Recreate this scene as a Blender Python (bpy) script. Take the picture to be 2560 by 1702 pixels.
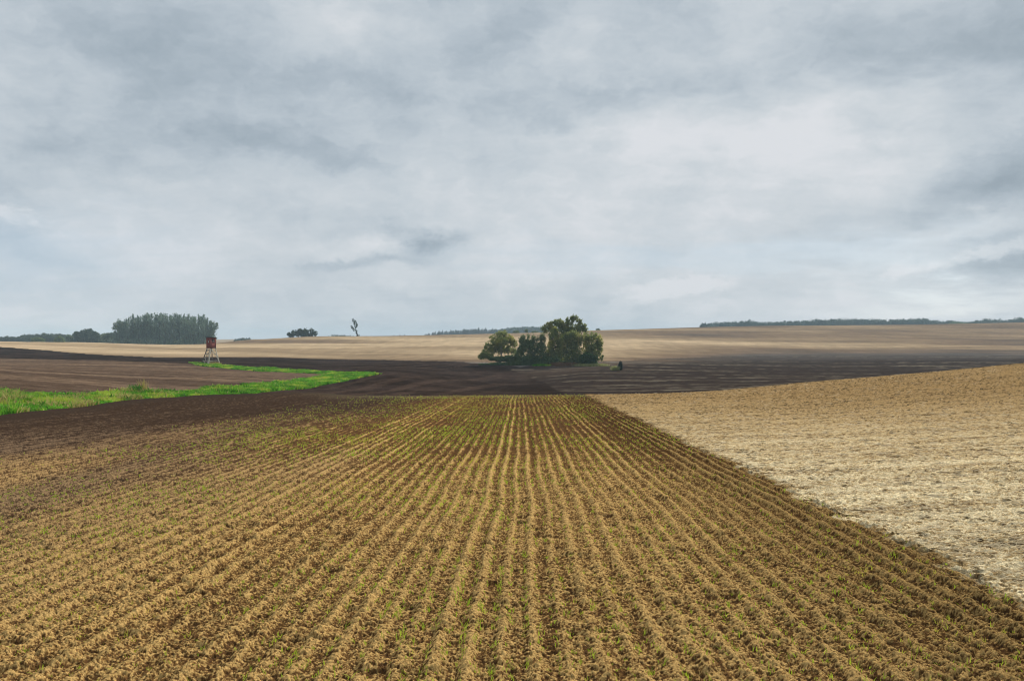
import bpy, math, random
import numpy as np
from mathutils import Vector

R = math.radians
scene = bpy.context.scene
for o in list(bpy.data.objects):
    bpy.data.objects.remove(o)

# ------------------------------------------------------------------ camera
F = 1991.0            # focal length in photograph pixels (2560 wide)
CX, CY = 1280.0, 851.0
EYE = 2.3
cam_d = bpy.data.cameras.new("camera")
cam_d.sensor_width = 36.0
cam_d.lens = 36.0 * F / 2560.0
cam_d.clip_start = 0.1
cam_d.clip_end = 20000
cam = bpy.data.objects.new("camera", cam_d)
scene.collection.objects.link(cam)
cam.location = (0, 0, EYE)
cam.rotation_euler = (R(90), 0, 0)
scene.camera = cam

scene.view_settings.view_transform = 'Standard'
scene.view_settings.look = 'None'
scene.view_settings.gamma = 1.0
scene.view_settings.use_curve_mapping = False
scene.view_settings.exposure = 0.70
scene.cycles.filter_width = 1.1
scene.cycles.max_bounces = 6
scene.cycles.volume_bounces = 1
scene.cycles.diffuse_bounces = 3
scene.cycles.transparent_max_bounces = 8

# ------------------------------------------------------------------ sun
SUN_AZ, SUN_EL = 30.0, 30.0      # degrees clockwise from +Y, above the horizon
sd = bpy.data.lights.new("sun", 'SUN')
sd.energy = 2.7
sd.angle = R(7)
sd.color = (1.0, 0.93, 0.82)
sun = bpy.data.objects.new("sun", sd)
scene.collection.objects.link(sun)
_d = Vector((math.sin(R(SUN_AZ)) * math.cos(R(SUN_EL)), math.cos(R(SUN_AZ)) * math.cos(R(SUN_EL)), math.sin(R(SUN_EL))))
sun.rotation_euler = (-_d).to_track_quat('-Z', 'Y').to_euler()

# ------------------------------------------------------------------ node helper
class NT:
    def __init__(s, tree):
        s.t = tree
    def node(s, typ, ins=None, **kw):
        n = s.t.nodes.new(typ)
        for k, v in kw.items():
            setattr(n, k, v)
        for k, v in (ins or {}).items():
            s.put(n.inputs[k], v)
        return n
    def put(s, sock, v):
        if isinstance(v, bpy.types.NodeSocket):
            s.t.links.new(v, sock)
        elif v is not None:
            sock.default_value = v
    def m(s, op, a, b=None, c=None, clamp=False):
        n = s.node('ShaderNodeMath', operation=op, use_clamp=clamp)
        s.put(n.inputs[0], a)
        if b is not None: s.put(n.inputs[1], b)
        if c is not None: s.put(n.inputs[2], c)
        return n.outputs[0]
    def mix(s, f, a, b, blend='MIX'):
        n = s.node('ShaderNodeMix', data_type='RGBA', blend_type=blend)
        s.put(n.inputs[0], f)
        s.put(n.inputs[6], a); s.put(n.inputs[7], b)
        return n.outputs[2]
    def noise(s, vec, scale, detail=4, rough=0.55, dist=0.0):
        n = s.node('ShaderNodeTexNoise', {'Vector': vec, 'Scale': scale, 'Detail': detail, 'Roughness': rough, 'Distortion': dist})
        return n.outputs['Fac']
    def xyz(s, x, y, z):
        n = s.node('ShaderNodeCombineXYZ')
        s.put(n.inputs[0], x); s.put(n.inputs[1], y); s.put(n.inputs[2], z)
        return n.outputs[0]
    def smooth(s, v, a, b, o0=0.0, o1=1.0):
        n = s.node('ShaderNodeMapRange', {'Value': v, 'From Min': a, 'From Max': b, 'To Min': o0, 'To Max': o1}, interpolation_type='SMOOTHSTEP')
        return n.outputs[0]

def rgb(c, a=1.0):
    return (c[0], c[1], c[2], a)

# ------------------------------------------------------------------ world: broken overcast
def build_world():
    w = bpy.data.worlds.new("World")
    scene.world = w
    w.use_nodes = True
    w.cycles.sampling_method = 'MANUAL'
    w.cycles.sample_map_resolution = 256
    nt = w.node_tree
    nt.nodes.clear()
    k = NT(nt)
    out = k.node('ShaderNodeOutputWorld')
    tc = k.node('ShaderNodeTexCoord')
    sep = k.node('ShaderNodeSeparateXYZ', {0: tc.outputs['Generated']})
    x, y, z = sep.outputs
    sky = k.node('ShaderNodeTexSky', sky_type='NISHITA', sun_disc=False)
    sky.sun_elevation = R(SUN_EL)
    sky.sun_rotation = R(SUN_AZ)
    sky.air_density = 1.0; sky.dust_density = 1.5
    az = k.m('MULTIPLY', k.m('ARCTAN2', x, y), 57.29578)       # compass bearing, degrees
    el = k.m('MULTIPLY', k.m('ARCSINE', z), 57.29578)          # height above horizon, degrees
    # cloud sheet coordinates: a flat layer seen from below
    zz = k.m('ADD', k.m('MAXIMUM', z, 0.0), 0.16)
    px = k.m('DIVIDE', x, zz); py = k.m('DIVIDE', y, zz)
    sheet = k.xyz(px, k.m('MULTIPLY', py, 1.25), 3.1)
    # warp bearing/height so cloud masses get ragged outlines
    wv = k.node('ShaderNodeTexNoise', {'Vector': sheet, 'Scale': 2.2, 'Detail': 4.0, 'Roughness': 0.6})
    ws = k.node('ShaderNodeSeparateXYZ', {0: wv.outputs['Color']})
    waz = k.m('ADD', az, k.m('MULTIPLY', k.m('SUBTRACT', ws.outputs[0], 0.5), 11.0))
    wel = k.m('ADD', el, k.m('MULTIPLY', k.m('SUBTRACT', ws.outputs[1], 0.5), 6.0))
    wv2 = k.node('ShaderNodeTexNoise', {'Vector': k.xyz(az, k.m('MULTIPLY', el, 1.6), 0.0), 'Scale': 0.35, 'Detail': 5.0, 'Roughness': 0.62})
    ws2 = k.node('ShaderNodeSeparateXYZ', {0: wv2.outputs['Color']})
    faz = k.m('ADD', az, k.m('MULTIPLY', k.m('SUBTRACT', ws2.outputs[0], 0.5), 4.2))
    fel = k.m('ADD', el, k.m('MULTIPLY', k.m('SUBTRACT', ws2.outputs[1], 0.5), 2.6))
    wvec = k.xyz(waz, wel, 0.0); fvec = k.xyz(faz, fel, 0.0)
    wv3 = k.node('ShaderNodeTexNoise', {'Vector': k.xyz(az, k.m('MULTIPLY', el, 1.8), 2.0), 'Scale': 0.9, 'Detail': 6.0, 'Roughness': 0.65})
    ws3 = k.node('ShaderNodeSeparateXYZ', {0: wv3.outputs['Color']})
    cvec = k.xyz(k.m('ADD', az, k.m('MULTIPLY', k.m('SUBTRACT', ws3.outputs[0], 0.5), 3.0)), k.m('ADD', el, k.m('MULTIPLY', k.m('SUBTRACT', ws3.outputs[1], 0.5), 1.7)), 0.0)
    def blob(ppx, ppy, rx, ry, amp, tilt=0.0, fine=False, power=1.0):
        # a cloud mass centred on a bearing and height, half-widths in degrees
        b0 = math.degrees(math.atan((ppx - CX) / F))
        e0 = math.degrees(math.atan((CY - ppy) / F * math.cos(R(b0))))
        vec = cvec if fine == 'crisp' else fvec if fine else wvec
        mp = k.node('ShaderNodeMapping', {'Vector': vec, 'Location': (b0, e0, 0), 'Rotation': (0, 0, R(tilt)), 'Scale': (rx, ry, 1)}, vector_type='TEXTURE')
        d = k.node('ShaderNodeVectorMath', operation='DOT_PRODUCT'); nt.links.new(mp.outputs[0], d.inputs[0]); nt.links.new(mp.outputs[0], d.inputs[1])
        g = k.m('POWER', 0.36788, d.outputs['Value'])
        if fine == 'crisp':
            g = k.smooth(g, 0.12, 0.75)
        return g, amp
    blobs = [
        # big soft masses: px, py, half width, half height (deg), amplitude, tilt, fine
        (600, 120, 11, 3.0, -0.30, 0, False), (780, 250, 9, 2.4, -0.20, -10, False), (340, 130, 8, 2.5, -0.28, 8, False),
        (300, 290, 9, 1.6, -0.30, 5, False), (600, 350, 4.5, 1.2, -0.28, 3, True), (60, 340, 6, 1.2, -0.22, 0, False),
        (900, 195, 3.2, 1.6, -0.22, 0, True), (1245, 90, 3.6, 1.6, -0.26, 20, True), (850, 400, 4.2, .8, -0.22, -12, True),
        (330, 410, 2.5, .6, -0.14, -8, True), (290, 460, 1.8, .5, -0.12, 0, True), (560, 225, 4.0, 1.2, -.16, 12, False),
        (1740, 205, 5.5, 1.6, -0.38, -6, False), (2200, 135, 12, 1.8, -0.42, -3, False), (2480, 60, 8, 3.0, -0.42, 0, False),
        (1560, 258, 4.2, 1.0, -0.24, -8, True), (1350, 300, 2.0, .7, -0.12, 0, True),(2560, 420, 5.0, 5.0, -0.35, 20, False),
        (2450, 480, 5.5, 1.6, -0.42, 18, True), (2540, 640, 4.0, 1.3, -0.25, 10, True),
        (1900, 330, 10, 3.4, 0.62, 0, False), (1580, 330, 6.0, 1.6, 0.40, 0, False), (2200, 235, 6, 1.4, 0.45, 0, False),
        (1320, 200, 12, 3.5, 0.10, 0, False), (2050, 380, 5, 3.0, 0.30, 0, False), (1120, 30, 12, 2.5, 0.22, 0, False),
        (1950, 500, 12, 2.0, 0.12, 0, False), (2200, 310, 1.8, .8, -0.16, 0, True), (2030, 350, 1.5, .5, -0.10, 0, True),
        # dark scud over the clump
        (1075, 610, 2.6, .75, -0.34, 14, True), (930, 655, 5.0, .38, -0.30, 4, True), (980, 575, 3.0, .5, -0.16, -10, True), 
        (840, 620, 4.5, .8, 0.16, 0, True), (1100, 500, .5, 1.3, -0.08, 0, True), (600, 690, 1.2, .8, -.08, 30, True),
        # blue-grey bank low on the left and the streak low in the middle
        (40, 640, 5.0, 2.8, -0.30, -20, False), (1500, 640, 11, .8, -0.26, 0, False), (60, 470, 4, 1.5, -.05, 0, False),
        # bright low clouds
        (30, 535, 1.9, .55, 0.26, -14, 'crisp'), (1690, 718, 4.6, .62, 0.24, 4, 'crisp'), (1600, 748, 3.2, .55, 0.18, 16, 'crisp'), (1545, 790, 1.6, .5, 0.14, 10, 'crisp'), (1700, 735, 5.0, 1.2, 0.12, 4, True),
        (2480, 628, 4.4, .40, 0.18, 14, 'crisp'), (2250, 672, 1.1, .5, 0.16, 28, 'crisp'), (2530, 665, 3.0, .7, -0.12, 8, 'crisp'), (1100, 612, 2.2, .55, -0.16, 14, 'crisp'), (960, 600, 3.0, .5, 0.10, 4, 'crisp'),
        (2490, 620, 4.2, .32, 0.22, 12, True), (2260, 670, 1.2, .4, 0.16, 30, True), (2350, 600, 2.6, .6, 0.10, 0, True), (2460, 540, 3.2, 1.0, 0.18, 0, True),
    ]
    acc = None
    for b in blobs:
        g, amp = blob(*b); amp *= 0.85 if b[6] else 0.40
        acc = k.m('MULTIPLY', g, amp) if acc is None else k.m('MULTIPLY_ADD', g, amp, acc)
    fv3 = k.xyz(faz, k.m('MULTIPLY', fel, 1.7), 5.0)
    n1 = k.noise(sheet, 1.3, 5, 0.55)
    n2 = k.noise(k.xyz(px, k.m('MULTIPLY', py, 3.0), 9.0), 2.4, 6, 0.6)
    n3 = k.noise(fv3, 0.075, 7, 0.57)
    tex = k.m('ADD', k.m('MULTIPLY', k.m('SUBTRACT', n1, 0.5), 0.20), k.m('MULTIPLY', k.m('SUBTRACT', n2, 0.5), 0.16))
    tex = k.m('ADD', tex, k.m('MULTIPLY', k.m('SUBTRACT', n3, 0.5), 0.95))
    n4 = k.noise(fv3, 0.26, 7, 0.66)
    tex = k.m('ADD', tex, k.m('MULTIPLY', k.m('SUBTRACT', n4, 0.5), 0.50))
    base = k.smooth(el, 26.0, 0.0, 0.60, 0.79)
    val = k.m('ADD', k.m('ADD', base, tex), acc)
    ramp = k.node('ShaderNodeValToRGB', {0: val})
    cr = ramp.color_ramp
    cr.interpolation = 'B_SPLINE'
    cols = [(0.0, (0.20, 0.245, 0.290)), (0.25, (0.275, 0.330, 0.375)), (0.48, (0.375, 0.428, 0.478)), (0.66, (0.468, 0.515, 0.556)),
            (0.85, (0.555, 0.588, 0.615)), (1.0, (0.650, 0.660, 0.685))]
    cr.elements[0].position, cr.elements[0].color = cols[0][0], rgb(cols[0][1])
    cr.elements[1].position, cr.elements[1].color = cols[-1][0], rgb(cols[-1][1])
    for p, c in cols[1:-1]:
        e = cr.elements.new(p); e.color = rgb(c)
    # thin places where the blue shows through, low on the right
    gap = 0.04
    for b in [(2340, 765, 5.5, 1.2, 0.62, 4), (2200, 640, 6.0, 1.6, 0.22, 0), (1760, 640, 14.0, 1.1, 0.22, 0), (100, 640, 7.0, 2.6, 0.22, 0)]:
        g, amp = blob(*b)
        gap = k.m('MULTIPLY_ADD', g, amp, gap, clamp=True)
    cloud = k.node('ShaderNodeBackground', {'Color': ramp.outputs[0], 'Strength': 0.70})
    blue = k.node('ShaderNodeBackground', {'Color': k.mix(0.82, sky.outputs[0], (2.7, 4.1, 5.6, 1)), 'Strength': 0.09})
    mx = k.node('ShaderNodeMixShader', {0: gap, 1: cloud.outputs[0], 2: blue.outputs[0]})
    nt.links.new(mx.outputs[0], out.inputs[0])
build_world()

# ------------------------------------------------------------------ numpy noise
def hash2(ix, iy, seed):
    h = (ix.astype(np.int64) * 374761393 + iy.astype(np.int64) * 668265263 + seed * 974711) & 0xFFFFFFFF
    h = ((h ^ (h >> 13)) * 1274126177) & 0xFFFFFFFF
    h = ((h ^ (h >> 16)) * 2246822519) & 0xFFFFFFFF
    return ((h ^ (h >> 15)) & 0xFFFFFF) / float(0xFFFFFF)

def vnoise(x, y, seed=0):
    x0 = np.floor(x); y0 = np.floor(y)
    fx = x - x0; fy = y - y0
    fx = fx * fx * fx * (fx * (fx * 6 - 15) + 10); fy = fy * fy * fy * (fy * (fy * 6 - 15) + 10)
    a = hash2(x0, y0, seed); b = hash2(x0 + 1, y0, seed); c = hash2(x0, y0 + 1, seed); d = hash2(x0 + 1, y0 + 1, seed)
    return (a * (1 - fx) + b * fx) * (1 - fy) + (c * (1 - fx) + d * fx) * fy

def fbm(x, y, octaves=4, seed=0, gain=0.5):
    v = 0.0; a = 1.0; t = 0.0
    for i in range(octaves):
        v = v + a * vnoise(x, y, seed + i * 17); t += a
        x = x * 2.03 + 11.3; y = y * 2.03 - 7.1; a *= gain
    return v / t

def crumbs(x, y, cell, seed):
    """Rounded clods: each cell of a jittered grid holds one, height 0..1 (times cell)."""
    gx = np.floor(x / cell); gy = np.floor(y / cell)
    best = np.zeros_like(x); idv = np.zeros_like(x)
    for i in (-1, 0, 1):
        for j in (-1, 0, 1):
            cx = gx + i; cy = gy + j
            px = (cx + hash2(cx, cy, seed)) * cell; py = (cy + hash2(cx, cy, seed + 1)) * cell
            rr = hash2(cx, cy, seed + 2)
            r = cell * (0.25 + 0.55 * rr * rr)
            ang = hash2(cx, cy, seed + 3) * math.pi
            dx = x - px; dy = y - py
            ca = np.cos(ang); sa = np.sin(ang)
            d2 = (dx * ca + dy * sa) ** 2 * 0.7 + (dy * ca - dx * sa) ** 2 * 1.6
            h = np.sqrt(np.maximum(r * r - d2, 0.0)) / cell
            m_ = h > best
            best = np.where(m_, h, best); idv = np.where(m_, rr, idv)
    return best, idv

def sstep(a, b, x):
    t = np.clip((x - a) / (b - a), 0, 1)
    return t * t * (3 - 2 * t)

# ------------------------------------------------------------------ terrain heights
def pchip(xk, yk, x):
    xk = np.asarray(xk, float); yk = np.asarray(yk, float)
    h = np.diff(xk); d = np.diff(yk, axis=0) / h[:, None] if yk.ndim > 1 else np.diff(yk) / h
    if yk.ndim > 1: hh = h[:, None]
    else: hh = h
    m_ = np.zeros_like(yk)
    w1 = 2 * hh[1:] + hh[:-1]; w2 = hh[1:] + 2 * hh[:-1]
    same = d[:-1] * d[1:] > 0
    with np.errstate(divide='ignore', invalid='ignore'):
        mm = (w1 + w2) / (w1 / d[:-1] + w2 / d[1:])
    m_[1:-1] = np.where(same, mm, 0.0)
    m_[0] = d[0]; m_[-1] = d[-1]
    x = np.clip(x, xk[0], xk[-1])
    i = np.clip(np.searchsorted(xk, x, side='right') - 1, 0, len(xk) - 2)
    t = (x - xk[i]) / h[i]
    if yk.ndim > 1:
        t = t[:, None]; H = h[i][:, None]
    else:
        H = h[i]
    return ((1 + 2 * t) * (1 - t) ** 2 * yk[i] + t * (1 - t) ** 2 * H * m_[i] + t * t * (3 - 2 * t) * yk[i + 1] + t * t * (t - 1) * H * m_[i + 1])

def P(Y, py):                         # height below the eye of a sight line at distance Y
    return (Y, (CY - py) / F * Y)
near = [(0, -2.3), (5, -2.475), (10, -2.65), (20, -3.0)]
cols = {
    0:    near + [(30, -3.33), P(39, 1038), (52, -3.27), (62, -3.30), P(90, 930), P(180, 903), P(235, 886), P(300, 867), P(380, 857), (500, -4.5), (700, -5), (1100, 0), (1800, 2), (3200, 0)],
    240:  near + [(36, -3.55), P(50.7, 1011), (62, -3.95), (75, -4.05), P(100, 939), P(180, 904), P(240, 892), P(310, 875), P(400, 857), (520, -4), (700, -5), (1100, 0), (1800, 2), (3200, 0)],
    480:  near + [(45, -3.87), P(68, 988), P(76, 977), P(100, 950), P(150, 921), P(180, 907.5), P(232, 897), P(330, 876), P(430, 861), (540, -4.2), (700, -5), (1100, -2), (1800, 2), (3200, 0)],
    640:  near + [(45, -3.87), P(71, 984), P(88, 966), P(110, 950), P(150, 927), P(170, 916), P(235, 897), P(330, 877), P(430, 859), P(480, 849), (640, -2), (900, -4), (1800, 3), (3200, 0)],
    800:  near + [(45, -3.87), (68, -4.68), P(108, 962.8), P(132, 938), P(160, 926), P(200, 912), P(245, 899), P(330, 880), P(430, 857), P(540, 840.7), (680, -2), (900, -4), (1500, 3), (3200, 2)],
    950:  near + [(45, -3.87), (68, -4.68), (100, -5.87), P(132, 935), P(170, 920), P(220, 906), P(250, 900), P(350, 876), P(440, 856), P(560, 840), (700, -3), (1000, -2), (1500, 5), (3200, 4)],
    1280: near + [(45, -3.80), P(68, 987.5), P(90, 983.7), P(120, 974), P(150, 956), P(180, 930.6), P(200, 912), P(230, 902), P(300, 888), P(400, 862), P(500, 842), P(580, 833), (720, -1), (1000, 2), (1500, 10), (3200, 10)],
    1500: near + [(45, -3.80), P(68, 985.7), (80, -5.6), P(100, 986), P(130, 963), P(160, 934), P(200, 914), P(230, 905), P(300, 888), P(400, 862), P(520, 836), P(620, 825.5), (780, 2), (1000, 3), (1500, 10), (3200, 10)],
    2000: [(0, -2.3), (5, -2.47), (10, -2.63), (20, -2.95), (40, -3.6), (60, -4.03), P(80, 957), (100, -5.6), P(140, 952), P(200, 923), P(260, 905), P(350, 880), P(450, 856), P(580, 823), P(650, 814), (800, 6), (1100, 13), (1800, 12), (3200, 10)],
    2560: [(0, -2.3), (5, -2.45), (10, -2.60), (20, -2.83), (40, -3.0), (60, -2.8), (80, -2.55), P(92, 907), (115, -4.2), (150, -7), (200, -7.5), P(260, 903), P(330, 888), P(450, 858), P(600, 822), P(700, 806), (880, 11), (1100, 15), (1800, 12), (3200, 10)],
}
Yt = np.concatenate([np.linspace(0, 100, 401), np.geomspace(101, 3200, 700)])
uk = sorted(cols)
tab = np.stack([pchip([p[0] for p in cols[c]], [p[1] for p in cols[c]], Yt) for c in uk])
ug = np.linspace((0 - CX) / F, (2560 - CX) / F, 257)
ZT = pchip([(c - CX) / F for c in uk], tab, ug)          # (u, Y)
def z0(X, Y):
    X = np.asarray(X, float); Y = np.asarray(Y, float)
    u = np.clip(X / np.maximum(Y, 4.0), ug[0], ug[-1])
    i = (u - ug[0]) / (ug[1] - ug[0]); i0 = np.clip(i.astype(int), 0, len(ug) - 2); fi = i - i0
    yc = np.clip(Y, 0, 3200)
    j0 = np.clip(np.searchsorted(Yt, yc, side='right') - 1, 0, len(Yt) - 2); fj = (yc - Yt[j0]) / (Yt[j0 + 1] - Yt[j0])
    z = (ZT[i0, j0] * (1 - fi) + ZT[i0 + 1, j0] * fi) * (1 - fj) + (ZT[i0, j0 + 1] * (1 - fi) + ZT[i0 + 1, j0 + 1] * fi) * fj
    z = np.where(Y < 4.0, -2.3 - 0.035 * Y, z)
    return z + EYE
def zz1(x, y):
    return float(z0(np.array([x]), np.array([y]))[0])

_ys = np.geomspace(3, 1500, 6000)
def at(px, py, last=False):
    """Ground point met by a sight line: world X, Y."""
    u = (px - CX) / F
    z = z0(u * _ys, _ys) - EYE
    s = (CY - py) / F * _ys
    hit = np.where(z >= s)[0]
    Y = _ys[hit[0]] if len(hit) else 600.0
    return u * Y, Y
def bpoly(pts):
    return np.array([at(a, b) for a, b in pts])

# field boundaries as lines on the ground: distance as a function of bearing
def uline(pts):
    q = sorted(((a - CX) / F, at(a, b)[1]) for a, b in pts)
    us = np.array([p[0] for p in q]); ys = np.array([p[1] for p in q])
    return lambda u: np.interp(u, us, ys)
def ymap(pts):
    q = sorted(((a - CX) / F, y) for a, y in pts)
    us = np.array([p[0] for p in q]); ys = np.array([p[1] for p in q])
    return lambda u: np.interp(u, us, ys)
seam = lambda Y: 5.02 + 0.0165 * Y                   # edge between drilled field and stubble
g_low = uline([(-60, 1045), (0, 1038), (108, 1026), (244, 1011), (353, 997), (488, 988), (640, 983.5), (720, 975), (803, 963.5), (880, 949), (952, 936)])
b1r = ymap([(800, 68), (950, 67.5), (1280, 68), (1480, 68.5), (1700, 72), (2000, 80), (2560, 92)])   # far edge of the near fields
def near_far(u):
    t = sstep((560 - CX) / F, (900 - CX) / F, u)
    return np.where(u < (560 - CX) / F, g_low(u), g_low(u) * (1 - t) + b1r(u) * t)
hill_b = uline([(0, 867), (120, 876), (244, 886.5), (407, 894), (640, 893.5), (965, 900), (1101, 903), (1180, 905), (1300, 912), (1500, 906), (1620, 898), (1760, 893), (1900, 889), (2100, 889), (2560, 890)])

# grass verge outline: two arms of a V that meet on the right
arm_low = [(-60, 1045), (0, 1038), (108, 1026), (244, 1011), (353, 997), (488, 988), (640, 983.5), (720, 975), (803, 963.5), (880, 949), (953, 935.5)]
arm_up = [(953, 936.5), (915, 933.5), (884, 931.5), (800, 928), (720, 923.5), (640, 919), (560, 913), (515, 909.5), (472, 907)]
arm_in = [(472, 905.5), (490, 914), (545, 919.5), (640, 928), (720, 932), (776, 933), (827, 938), (790, 944), (748, 950), (690, 956), (640, 962), (560, 968), (488, 975.5), (400, 979), (325, 978), (217, 985), (100, 982), (0, 981), (-60, 980)]
verge = bpoly(arm_low + arm_up + arm_in)
def inside(X, Y, poly):
    n = len(poly); c = np.zeros(X.shape, bool)
    x1, y1 = poly[-1]
    for i in range(n):
        x2, y2 = poly[i]
        cond = ((y1 > Y) != (y2 > Y))
        with np.errstate(divide='ignore', invalid='ignore'):
            xi = (x2 - x1) * (Y - y1) / (y2 - y1) + x1
        c ^= cond & (X < xi)
        x1, y1 = x2, y2
    return c

# ------------------------------------------------------------------ terrain grid
def rows_axis():
    ys = [-12, -8, -5, -2.5, -1, 0, 1, 2, 3, 3.6, 4.2, 4.6]
    y = 4.8
    while y < 3200:
        ys.append(y)
        y += min(max(0.0105, 0.34 * y * y / (796 * 2.3)), 0.013 * y)
    ys.append(3200)
    return np.array(ys)
ROWS = rows_axis()
uin = np.linspace(-0.665, 0.665, 1500)
du = uin[1] - uin[0]
ext = []
t = 0.665; s_ = du
while t < 1.6:
    s_ *= 1.25; t += s_; ext.append(t)
US = np.concatenate([-np.array(ext[::-1]), uin, np.array(ext)])
YY, UU = np.meshgrid(ROWS, US, indexing='ij')
XX = UU * np.maximum(YY, 3.0)
XX = np.where(YY < 3.0, UU * 3.0 + np.sign(UU) * (3.0 - YY) * np.abs(UU) * 0.6, XX)
Uc = np.clip(XX / np.maximum(YY, 4.0), -0.75, 0.75)
Z = z0(XX, YY)

sd_ = XX - seam(YY)                                   # signed distance to the seam
wob = (vnoise(XX * 0.0 + 3.3, YY * .5, 5) - 0.5) * 0.35 + (vnoise(XX * 2.0, YY * 2.0, 6) - 0.5) * 0.30 + (fbm(XX * 9.0, YY * 7.0, 2, 7) - 0.5) * 0.35
nf = near_far(Uc)
NEAR = YY < nf
STUB = NEAR & (sd_ + wob > 0)
FURR = NEAR & ~STUB
VERGE = inside(XX, YY, verge) & ~FURR & ~STUB
HILL = (YY > hill_b(Uc)) & ~VERGE
PLOUGH = ~(NEAR | VERGE | HILL)

def fade(size, Y, k=1.0):
    """1 where a feature of this size spans several grid rows, 0 where it is too small to carry."""
    rowstep = np.minimum(np.maximum(0.0105, 0.34 * Y * Y / (796 * 2.3)), 0.013 * Y)
    return np.clip(size * k / (rowstep * 1.5), 0, 1)

# --- drilled soil: ridges along the drilling direction, crumbs on top
PER = 0.26
Xr = XX - 0.0115 * YY + (fbm(XX * 0.0 + 1.0, YY * 0.22, 3, 11) - 0.5) * 0.16
def ridge_profile(Xr, Yv, fa=1.0, fb=1.0):
    q = Xr / PER
    idx = np.floor(q); f = q - idx
    amp = 0.75 + 0.50 * hash2(idx, idx * 0, 21)
    along = 0.78 + 0.44 * vnoise(idx * 7.7, Yv * 1.1, 31)
    a = np.cos((f - 0.5) * 2 * math.pi) * 0.5 + 0.5
    a = a ** 1.4
    b = np.clip(np.cos((f) * 2 * math.pi), 0, 1) ** 1.6
    minor = 0.10 + 0.30 * hash2(idx + np.where(f > 0.5, 1, 0), idx * 0, 41)
    return (a * amp * along - .35) * fa + .35 + b * minor * fb
stepY = np.minimum(np.maximum(0.0105, 0.34 * YY * YY / (796 * 2.3)), 0.013 * YY)
dXs = np.abs(Uc) * stepY + YY * du
rp = ridge_profile(Xr, YY, sstep(.15, .08, dXs), sstep(.055, .03, dXs))
# passes of the drill: bands a few rows wide that stand out or lie low
pas = vnoise(Xr / (PER * 3.2), YY * .03, 52)
rp = rp + (pas - .5) * .35
c1, i1 = crumbs(XX, YY, 0.024, 101)
c2, i2 = crumbs(XX, YY, 0.075, 131)
rg1 = 1 - np.abs(2 * fbm(XX * 17, YY * 15, 3, 65, .6) - 1)
rg2 = 1 - np.abs(2 * fbm(XX * 41, YY * 36, 2, 69, .6) - 1)
c3, i3 = crumbs(XX, YY, 0.24, 171)
big = np.where(i3 > 0.9, c3, 0)
n_med = fbm(XX * 5.5, YY * 4.0, 3, 61)
n_fine = fbm(XX * 34, YY * 30, 2, 63)
wave = fbm(XX * 0.5, YY * 0.35, 3, 77)
furrow = rp * 0.046 + (n_med - 0.5) * 0.016 * fade(.2, YY) + c1 * 0.012 * fade(.03, YY) + (rg1 - .6) * .019 * fade(.06, YY) + (rg2 - .6) * .012 * fade(.03, YY) + c2 * 0.022 * (i2 > .62) * fade(.09, YY) + big * 0.045 * fade(.15, YY) + (n_fine - 0.5) * 0.010 * fade(.03, YY) + (wave - .5) * 0.035
furrow = furrow * sstep(0.0, 8.0, nf - YY + 2)
# --- stubble: shallow cultivation marks crossing at an angle, straw and crumbs
sx = XX * math.cos(R(12)) + YY * math.sin(R(12)); sy = -XX * math.sin(R(12)) + YY * math.cos(R(12))
stub = (fbm(sx * 0.22, sy * 1.8, 3, 201) - 0.5) * 0.10 + (fbm(sx * 6, sy * 9, 3, 207) - 0.5) * 0.040 * fade(.12, YY) + (rg1 - .6) * .040 * fade(.06, YY) + c2 * 0.030 * fade(.09, YY) * (i2 > 0.7)
stub = stub * sstep(0, 5, nf - YY + 1)
# --- open ploughed ground and hills, coarse
pl = (fbm(XX * 0.9, YY * 0.9, 3, 301) - 0.5) * 0.16 + (fbm(XX * .12, YY * 0.35, 3, 307) - .5) * .30 * sstep(0, 12, YY - nf)
hl = (fbm(XX * 0.010, (YY + .3 * XX) * 0.022, 4, 401) - 0.5) * 3.2 * np.exp(-((YY - 390) / 105.0) ** 2)
sb = sstep(-.25, .15, sd_ + wob)
Z = Z + np.where(FURR | STUB, furrow * (1 - sb) + stub * sb, 0) + np.where(PLOUGH, pl, 0) + np.where(HILL, hl, 0)
# the drilled bed's worked edge drops a little onto the stubble
Z = Z + np.where(FURR & (YY < 60), -0.03 * np.exp(-(sd_ / 0.3) ** 2), 0)

# ------------------------------------------------------------------ soil colour per place, with clod and furrow shade painted in
def L(c):                                    # colour triple as array
    return np.array(c, float)
def lerp3(a, b, t):
    return a + (b - a) * t[..., None]
C = np.zeros(XX.shape + (3,))
gold = L((0.245, 0.134, 0.044)); straw = L((0.56, 0.362, 0.134)); umber = L((0.100, 0.052, 0.022)); damp = L((0.062, 0.038, 0.025)); black = L((0.027, 0.0180, 0.0130))
# drilled field: dry and sunlit crumbs pale, shade of furrows and clods painted darker; damper soil towards the left
kr = 0.78 + 0.32 * np.maximum(sstep(7, 18, YY), sstep(-2, -6, XX))
dry = 0.10 + kr * np.clip(rp, -.2, 1.3) / 1.3 + (n_med - 0.5) * 0.55 + (rg1 - .62) * 1.5 * fade(.05, YY, 2) + (rg2 - .6) * 1.9 * fade(.03, YY, 2) + (c2 * (i2 > .62)) * 0.4 * fade(.09, YY) + (vnoise(XX * 60, YY * 45, 81) - .5) * 0.9 * fade(.03, YY, 2) - .22 - .10 * sstep(7, 18, YY) + .03 * sstep(12, 4, YY)  # besides dryness, carries sunlit crumbs and furrow shade as colour
dry = dry + (vnoise(XX * 11, YY * 3.0, 82) - .5) * 1.1 * (1 - fade(.1, YY))
dry = np.clip(dry, 0, 1)
Cf = lerp3(np.broadcast_to(umber, C.shape), np.broadcast_to(gold, C.shape), sstep(0.22, 0.90, dry))
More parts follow.
